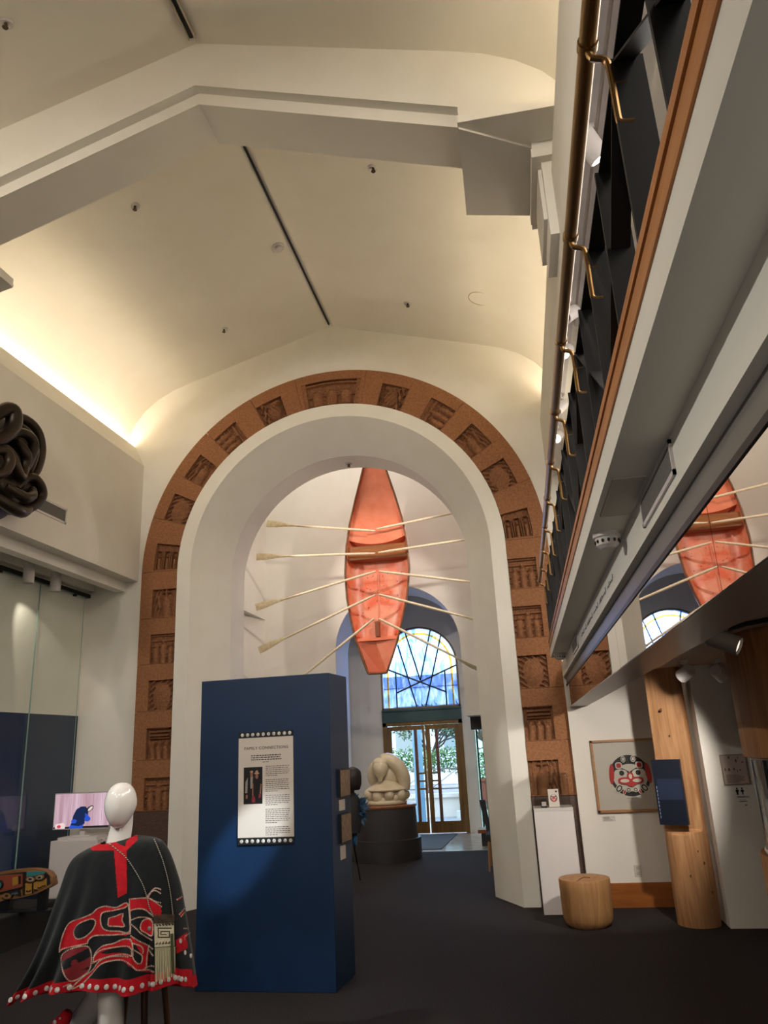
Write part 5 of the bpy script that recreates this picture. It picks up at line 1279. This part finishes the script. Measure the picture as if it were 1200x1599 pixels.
mb = MB()
for k in range(26):
    a = 876+k*5.9; e = 845-k*2.2+rr.uniform(-18, 14); mb.tube([PP(a, 566, .008), PP(a+rr.uniform(-2, 2), 700, .014), PP(a+rr.uniform(-5, 5), e, .012)], .0016, 5)
mb.build('fringe', mat('fringe_cream', (186, 176, 140), .9), pc)
mb = MB()
for k in range(5): mb.tube([PP(992+k*4, 470, .014), PP(996+k*4, 620, .018), PP(1000+k*5, 770, .016)], .002, 5)
lab(mb.build('dark_tassel', mat('tassel_olive', (70, 66, 34), .9), pc), 'dark olive tassel')
mb = MB()
for pts in ([(158, 1311), (176, 1322), (200, 1343), (222, 1380), (233, 1415), (240, 1432)], [(240, 1310), (254, 1345), (264, 1385), (270, 1430)]):
    P = []
    for a, b in smoothpath(pts, 40):
        h, nn = hit(a, b); P.append(tuple(h+nn*.004) if h is not None else tuple(MP(a, b, YM-.1)))
    mb.tube(P, .0026, 6)
CORD = mat('twisted_cord', (150, 140, 126), .8); N, L, b = nodes(CORD)
tc = N.new('ShaderNodeTexCoord'); wv = N.new('ShaderNodeTexWave'); wv.inputs['Scale'].default_value = 34; wv.bands_direction = 'Z'; rp = N.new('ShaderNodeValToRGB'); rp.color_ramp.interpolation = 'CONSTANT'
rp.color_ramp.elements[0].color = rgb((28, 26, 26)); rp.color_ramp.elements[1].position = .5; rp.color_ramp.elements[1].color = rgb((176, 166, 150))
L.new(tc.outputs['Object'], wv.inputs['Vector']); L.new(wv.outputs['Fac'], rp.inputs['Fac']); L.new(rp.outputs['Color'], b.inputs['Base Color'])
mb.build('neck_cord', CORD, pc)
# beaded red legging on the second leg
q = MP(97, 1590, 4.15)
lgm = thing('beaded_legging', 'scrap of red beaded legging showing under the left corner of the robe', 'legging', q)
mb = MB().tube(smoothpath([(q[0]+.03, 4.16, q[2]+.03), (q[0], 4.15, q[2]-.02), (q[0]-.045, 4.12, q[2]-.07)], 10), [.02, .026, .03, .033, .036, .038, .04, .042, .044, .046, .048], 14); mb.build('cloth', RWOOL, lgm)
MB().disc((q[0]-.012, 4.104, q[2]-.005), (-.2, -1, .2), .011, .003, 12).disc((q[0]+.01, 4.115, q[2]+.01), (-.2, -1, .2), .006, .003, 10).build('beads', PEARL, lgm)
# ------------------------------------------------------------------ outside the doors
struct(MB().box(-16, 12, 15.85, 60, -.25, -.02).build('ground_outside', noisy('paving_outside', (150, 150, 152), (126, 128, 132), 8, .8), smooth=False))
ow = mat('concrete_pale', (196, 192, 186), .85)
tag(MB().box(-8, 4, 19.2, 19.6, -.03, .42).box(-8, 4, 19.15, 19.65, .42, .50).build('low_wall', ow, smooth=False, origin=(-2, 19.4, 0)), 'pale low concrete wall across the street outside the doors', 'wall')
tag(MB().box(-1.75, .9, 18.75, 19.12, -.02, .14).build('planter_step', ow, smooth=False, origin=(-.4, 18.9, 0)), 'pale concrete step under the red planter outside', 'step')
pn = thing('wooden_planter', 'reddish wooden planter box outside the right glass door', 'planter', (-.6, 18.95, .5))
mb = MB(); 
for k in range(14): mb.box(-1.62+k*.16, -1.47+k*.16, 18.76, 18.80, .30, .78)
mb.box(-1.62, .6, 18.80, 19.12, .30, .76).box(-1.66, .64, 18.73, 19.15, .77, .82); mb.build('box', wood('planter_wood', (136, 72, 58), (106, 54, 44), 'z', 4, .7), pn, smooth=False)
LEAF = noisy('leaf_green', (94, 130, 62), (52, 88, 40), 6, .7); LEAFD = noisy('leaf_grey_green', (96, 118, 96), (62, 86, 66), 5, .8)
BARK = mat('bark', (72, 66, 62), .9)
def leaves(mb, c, r, n, s, rr):
    for k in range(n):
        d = Vector((rr.gauss(0, 1), rr.gauss(0, 1), rr.gauss(0, 1))); d = d.normalized()*rr.random()**.4
        p = Vector(c)+Vector((d.x*r[0], d.y*r[1], d.z*r[2])); a = Vector((rr.uniform(-1, 1), rr.uniform(-1, 1), rr.uniform(-1, .4))).normalized(); b = a.orthogonal().normalized()
        mb.add([p, p+a*s+b*s*.35, p+a*s*2, p+a*s-b*s*.35], [(0, 1, 2, 3)])
rr = random.Random(21)
mb = MB(); leaves(mb, (-.6, 18.95, .95), (1.0, .16, .14), 700, .045, rr); mb.build('plants', LEAF, pn, smooth=False)
mb = MB(); leaves(mb, (-3, 21.2, 1.25), (3.2, .4, .35), 2600, .06, rr); o = tag(mb.build('hedge', LEAF, smooth=False, origin=(-3, 21.2, 1)), 'green hedge behind the railing outside the doors', 'hedge', kind='stuff')
rl_ = thing('street_railing', 'thin metal railing in front of the hedge outside', 'railing', (-2, 20.2, .0))
mb = MB().box(-7, 3, 20.18, 20.21, 1.02, 1.06).box(-7, 3, 20.18, 20.21, .55, .58); mb.build('rails', GREYM, rl_, smooth=False)
for k in range(14): MB().box(-7+k*.75, -6.97+k*.75, 20.18, 20.21, .48, 1.05).tube([(-7+k*.75, 20.2, .56), (-6.27+k*.75, 20.2, 1.03)], .01, 5).build('post', GREYM, rl_, smooth=False)
def tree(x, y, h, seed, label, crown=True):
    r2 = random.Random(seed); t = thing('street_tree', label, 'tree', (x, y, 0), 'trees outside the doors')
    mb = MB(); lv = []
    def br(p, d, L_, r, k):
        q = p+d*L_; mid = (p+q)/2+Vector((r2.uniform(-.1, .1), r2.uniform(-.1, .1), 0))*L_
        mb.tube([p, mid, q], [r, r*.85, r*.7], 6)
        if k == 0: lv.append(q); return
        for _ in range(3): br(q, (d+Vector((r2.uniform(-.8, .8), r2.uniform(-.8, .8), r2.uniform(-.2, .5)))).normalized(), L_*.72, r*.62, k-1)
    br(Vector((x, y, -.1)), Vector((0, 0, 1)), h*.33, .09, 4); mb.build('trunk', BARK, t)
    if crown:
        m2 = MB()
        for q in lv: leaves(m2, q, (.4, .4, .35), 26, .07, r2)
        m2.build('foliage', LEAFD, t, smooth=False)
tree(-3.0, 23.5, 3.0, 5, 'leafy tree outside, seen through the left glass door')
tree(-.9, 24.5, 3.6, 9, 'bare branching tree outside, seen through the right glass door', False)
bd = thing('street_building', 'pale blue-grey building across the street outside the doors', 'building', (-2, 34, 0))
MB().box(-16, 12, 34, 38, 0, 4.4).build('facade', mat('facade_pale', (150, 172, 200), .8), bd, smooth=False)
MB().box(-16, 12, 33.9, 34, 4.1, 4.6).build('cornice', mat('cornice_blue', (112, 132, 160), .8), bd, smooth=False)
for k in range(12): MB().box(-14+k*2.1, -12.6+k*2.1, 33.95, 34.02, 1.4, 3.3).build('window', mat('far_window', (84, 108, 126), .3), bd, smooth=False)
tag(MB().lathe([(.11, -.02), (.11, 2.3)], (-2.5, 18.2, 0), 24).build('street_column', mat('column_blue', (92, 128, 150), .5), origin=(-2.5, 18.2, 0)), 'blue-grey round column outside, seen through the left glass door', 'column')

# ------------------------------------------------------------------ light
wd = bpy.data.worlds.new('world'); SC.world = wd; wd.use_nodes = True
N, L = wd.node_tree.nodes, wd.node_tree.links
bg = N['Background']; sk = N.new('ShaderNodeTexSky'); sk.sky_type = 'NISHITA'; sk.sun_disc = False; sk.sun_elevation = math.radians(32); sk.sun_rotation = math.radians(200); sk.air_density = 1.4; sk.dust_density = 2.5
L.new(sk.outputs['Color'], bg.inputs['Color']); bg.inputs['Strength'].default_value = .9
def area(name, loc, rot, sx, sy, W, col, spread=None):
    l = bpy.data.lights.new(name, 'AREA'); l.shape = 'RECTANGLE'; l.size = sx; l.size_y = sy; l.energy = W; l.color = col
    if spread: l.spread = math.radians(spread)
    o = bpy.data.objects.new(name, l); COL.objects.link(o); o.location = loc; o.rotation_euler = [math.radians(a) for a in rot]
    return o
def spot(name, loc, aim, W, ang, col=(1, .9, .78), blend=.5, r=.05):
    l = bpy.data.lights.new(name, 'SPOT'); l.energy = W; l.spot_size = math.radians(ang); l.spot_blend = blend; l.color = col; l.shadow_soft_size = r
    o = bpy.data.objects.new(name, l); COL.objects.link(o); o.location = loc
    o.rotation_mode = 'QUATERNION'; o.rotation_quaternion = (Vector(aim)-Vector(loc)).to_track_quat('-Z', 'Y')
    return o
WARM = (1, .87, .66); NEUT = (1, .945, .87)
# strips hidden in the coves
area('cove_left', (-4.955, 6.85, 5.63), (180, 0, 0), .07, 3.7, 27, WARM)
area('cove_left_near', (-4.955, -.8, 5.63), (180, 0, 0), .07, 10.0, 34, WARM)
area('cove_right', (.82, 6.85, 5.63), (180, 0, 0), .07, 3.7, 20, WARM)
area('cove_right_near', (.82, -.8, 5.63), (180, 0, 0), .07, 10.0, 38, WARM)
# fill lamps added behind the viewer and beside the hall, and the balcony light
def point(name, loc, W, col, r=.25):
    l = bpy.data.lights.new(name, 'POINT'); l.energy = W; l.color = col; l.shadow_soft_size = r
    o = bpy.data.objects.new(name, l); COL.objects.link(o); o.location = loc
for p_, a_, w_ in (((-3.9, -1.0, 6.0), (-3.2, 8.8, 2.2), 330), ((-.3, -1.0, 6.0), (-.9, 8.8, 2.2), 330), ((-2.1, -3.2, 6.2), (-3.6, 8.8, 2.6), 330)): spot('hall_fill', p_, a_, w_, 64, NEUT, .9, .2)  # unseen spots added to fill the hall from behind the viewer
point('low_fill', (-.3, -1.6, .8), 38, NEUT)  # added low fill lamp, no display case around it
for y_ in (5.2, 6.2): spot('left_alcove_fill', (-5.18, y_, 3.6), (-5.42, y_+.1, 1.6), 14, 100, NEUT, .8, .05)  # unseen spots added to brighten the left alcove wall
area('balcony_light', (1.8, 3.5, 4.65), (0, 0, 0), 1.0, 8, 150, NEUT)
spot('ceiling_fill', (.95, 6.3, 3.0), (-2.4, 6.8, 7.0), 70, 95, WARM, .9, .1)  # added out of sight to brighten the hall ceiling
spot('fascia_fill', (-4.55, 1.4, 3.7), (.47, 3.0, 2.40), 300, 70, NEUT, .8, .05)  # added fill for the white faces under the balcony
# rotunda
area('rotunda_fill', (-2.6, 11.3, 8.0), (0, 0, 0), 2.5, 1.5, 55, (1, .95, .9))  # unseen area lamp added overhead for ambient light
spot('boat_spot_left', (-4.1, 10.0, 5.0), (-2.2, 12.05, 4.4), 185, 60, (1, .9, .82), .4, .05)
spot('boat_spot_right', (-.2, 10.0, 5.4), (-2.2, 12.05, 4.0), 170, 60, (1, .9, .82), .4, .05)
spot('bounce_fill_left', (-.2, 12.9, 5.4), (-3.6, 9.5, 4.4), 130, 60, (1, .86, .80), .8, .1)  # added lamp, imitates the boat's pink bounce on the arch reveal
spot('bounce_fill_right', (-4.2, 12.9, 5.4), (-.6, 9.5, 4.4), 30, 60, (1, .86, .80), .8, .1)  # weaker added twin of the same pink bounce
spot('bounce_fill_low', (-3.3, 12.0, .25), (-2.2, 9.62, 5.0), 90, 34, (1, .80, .74), .9, .1)  # added lamp without a fixture, pink glow for the arch vault
area('daylight_fill', (-2.0, 17.6, 4.2), (-62, 0, 0), 5, 4, 750, (.72, .86, 1))  # area lamp added outside to strengthen the sky's light indoors
# alcove
spot('alcove_spot', (1.40, 6.2, 2.16), (.55, 8.6, .9), 120, 62, NEUT, .5, .04)
spot('stool_spot', (1.0, 6.3, 2.2), (.2, 8.0, .6), 8, 80, NEUT, .5, .04)
spot('column_spot', (1.1, 3.2, 2.2), (1.4, 5.0, 1.7), 4, 80, (1, .8, .6), .5, .04)
spot('case_light', (2.1, 5.0, 1.44), (2.0, 4.9, .9), 6, 120, (1, .97, .95), .6, .05)
spot('jamb_patch_fill', (-4.5, 3.0, 3.66), (-.12, 8.7, 1.5), 360, 7.5, (1, .95, .9), .9, .03)  # added lamp standing in for light patches reflected onto the jamb
# spots on the blue panel and the robe
spot('panel_spot', (.62, 3.4, 4.45), (-2.17, 5.95, .98), 1700, 5.6, (.8, .92, 1), .6, .05)
spot('robe_side_spot', (-4.6, 2.6, 3.7), (-2.6, 4.2, .9), 240, 30, (.95, 1, .97), .6, .04)
spot('sculpture_spot', (-1.2, 10.2, 4.6), (-2.24, 12.45, 1.1), 110, 24, NEUT, .6, .04)
spot('robe_spot', (.60, 2.2, 4.45), (-2.25, 4.0, .7), 90, 24, (1, .95, .9), .6, .04)
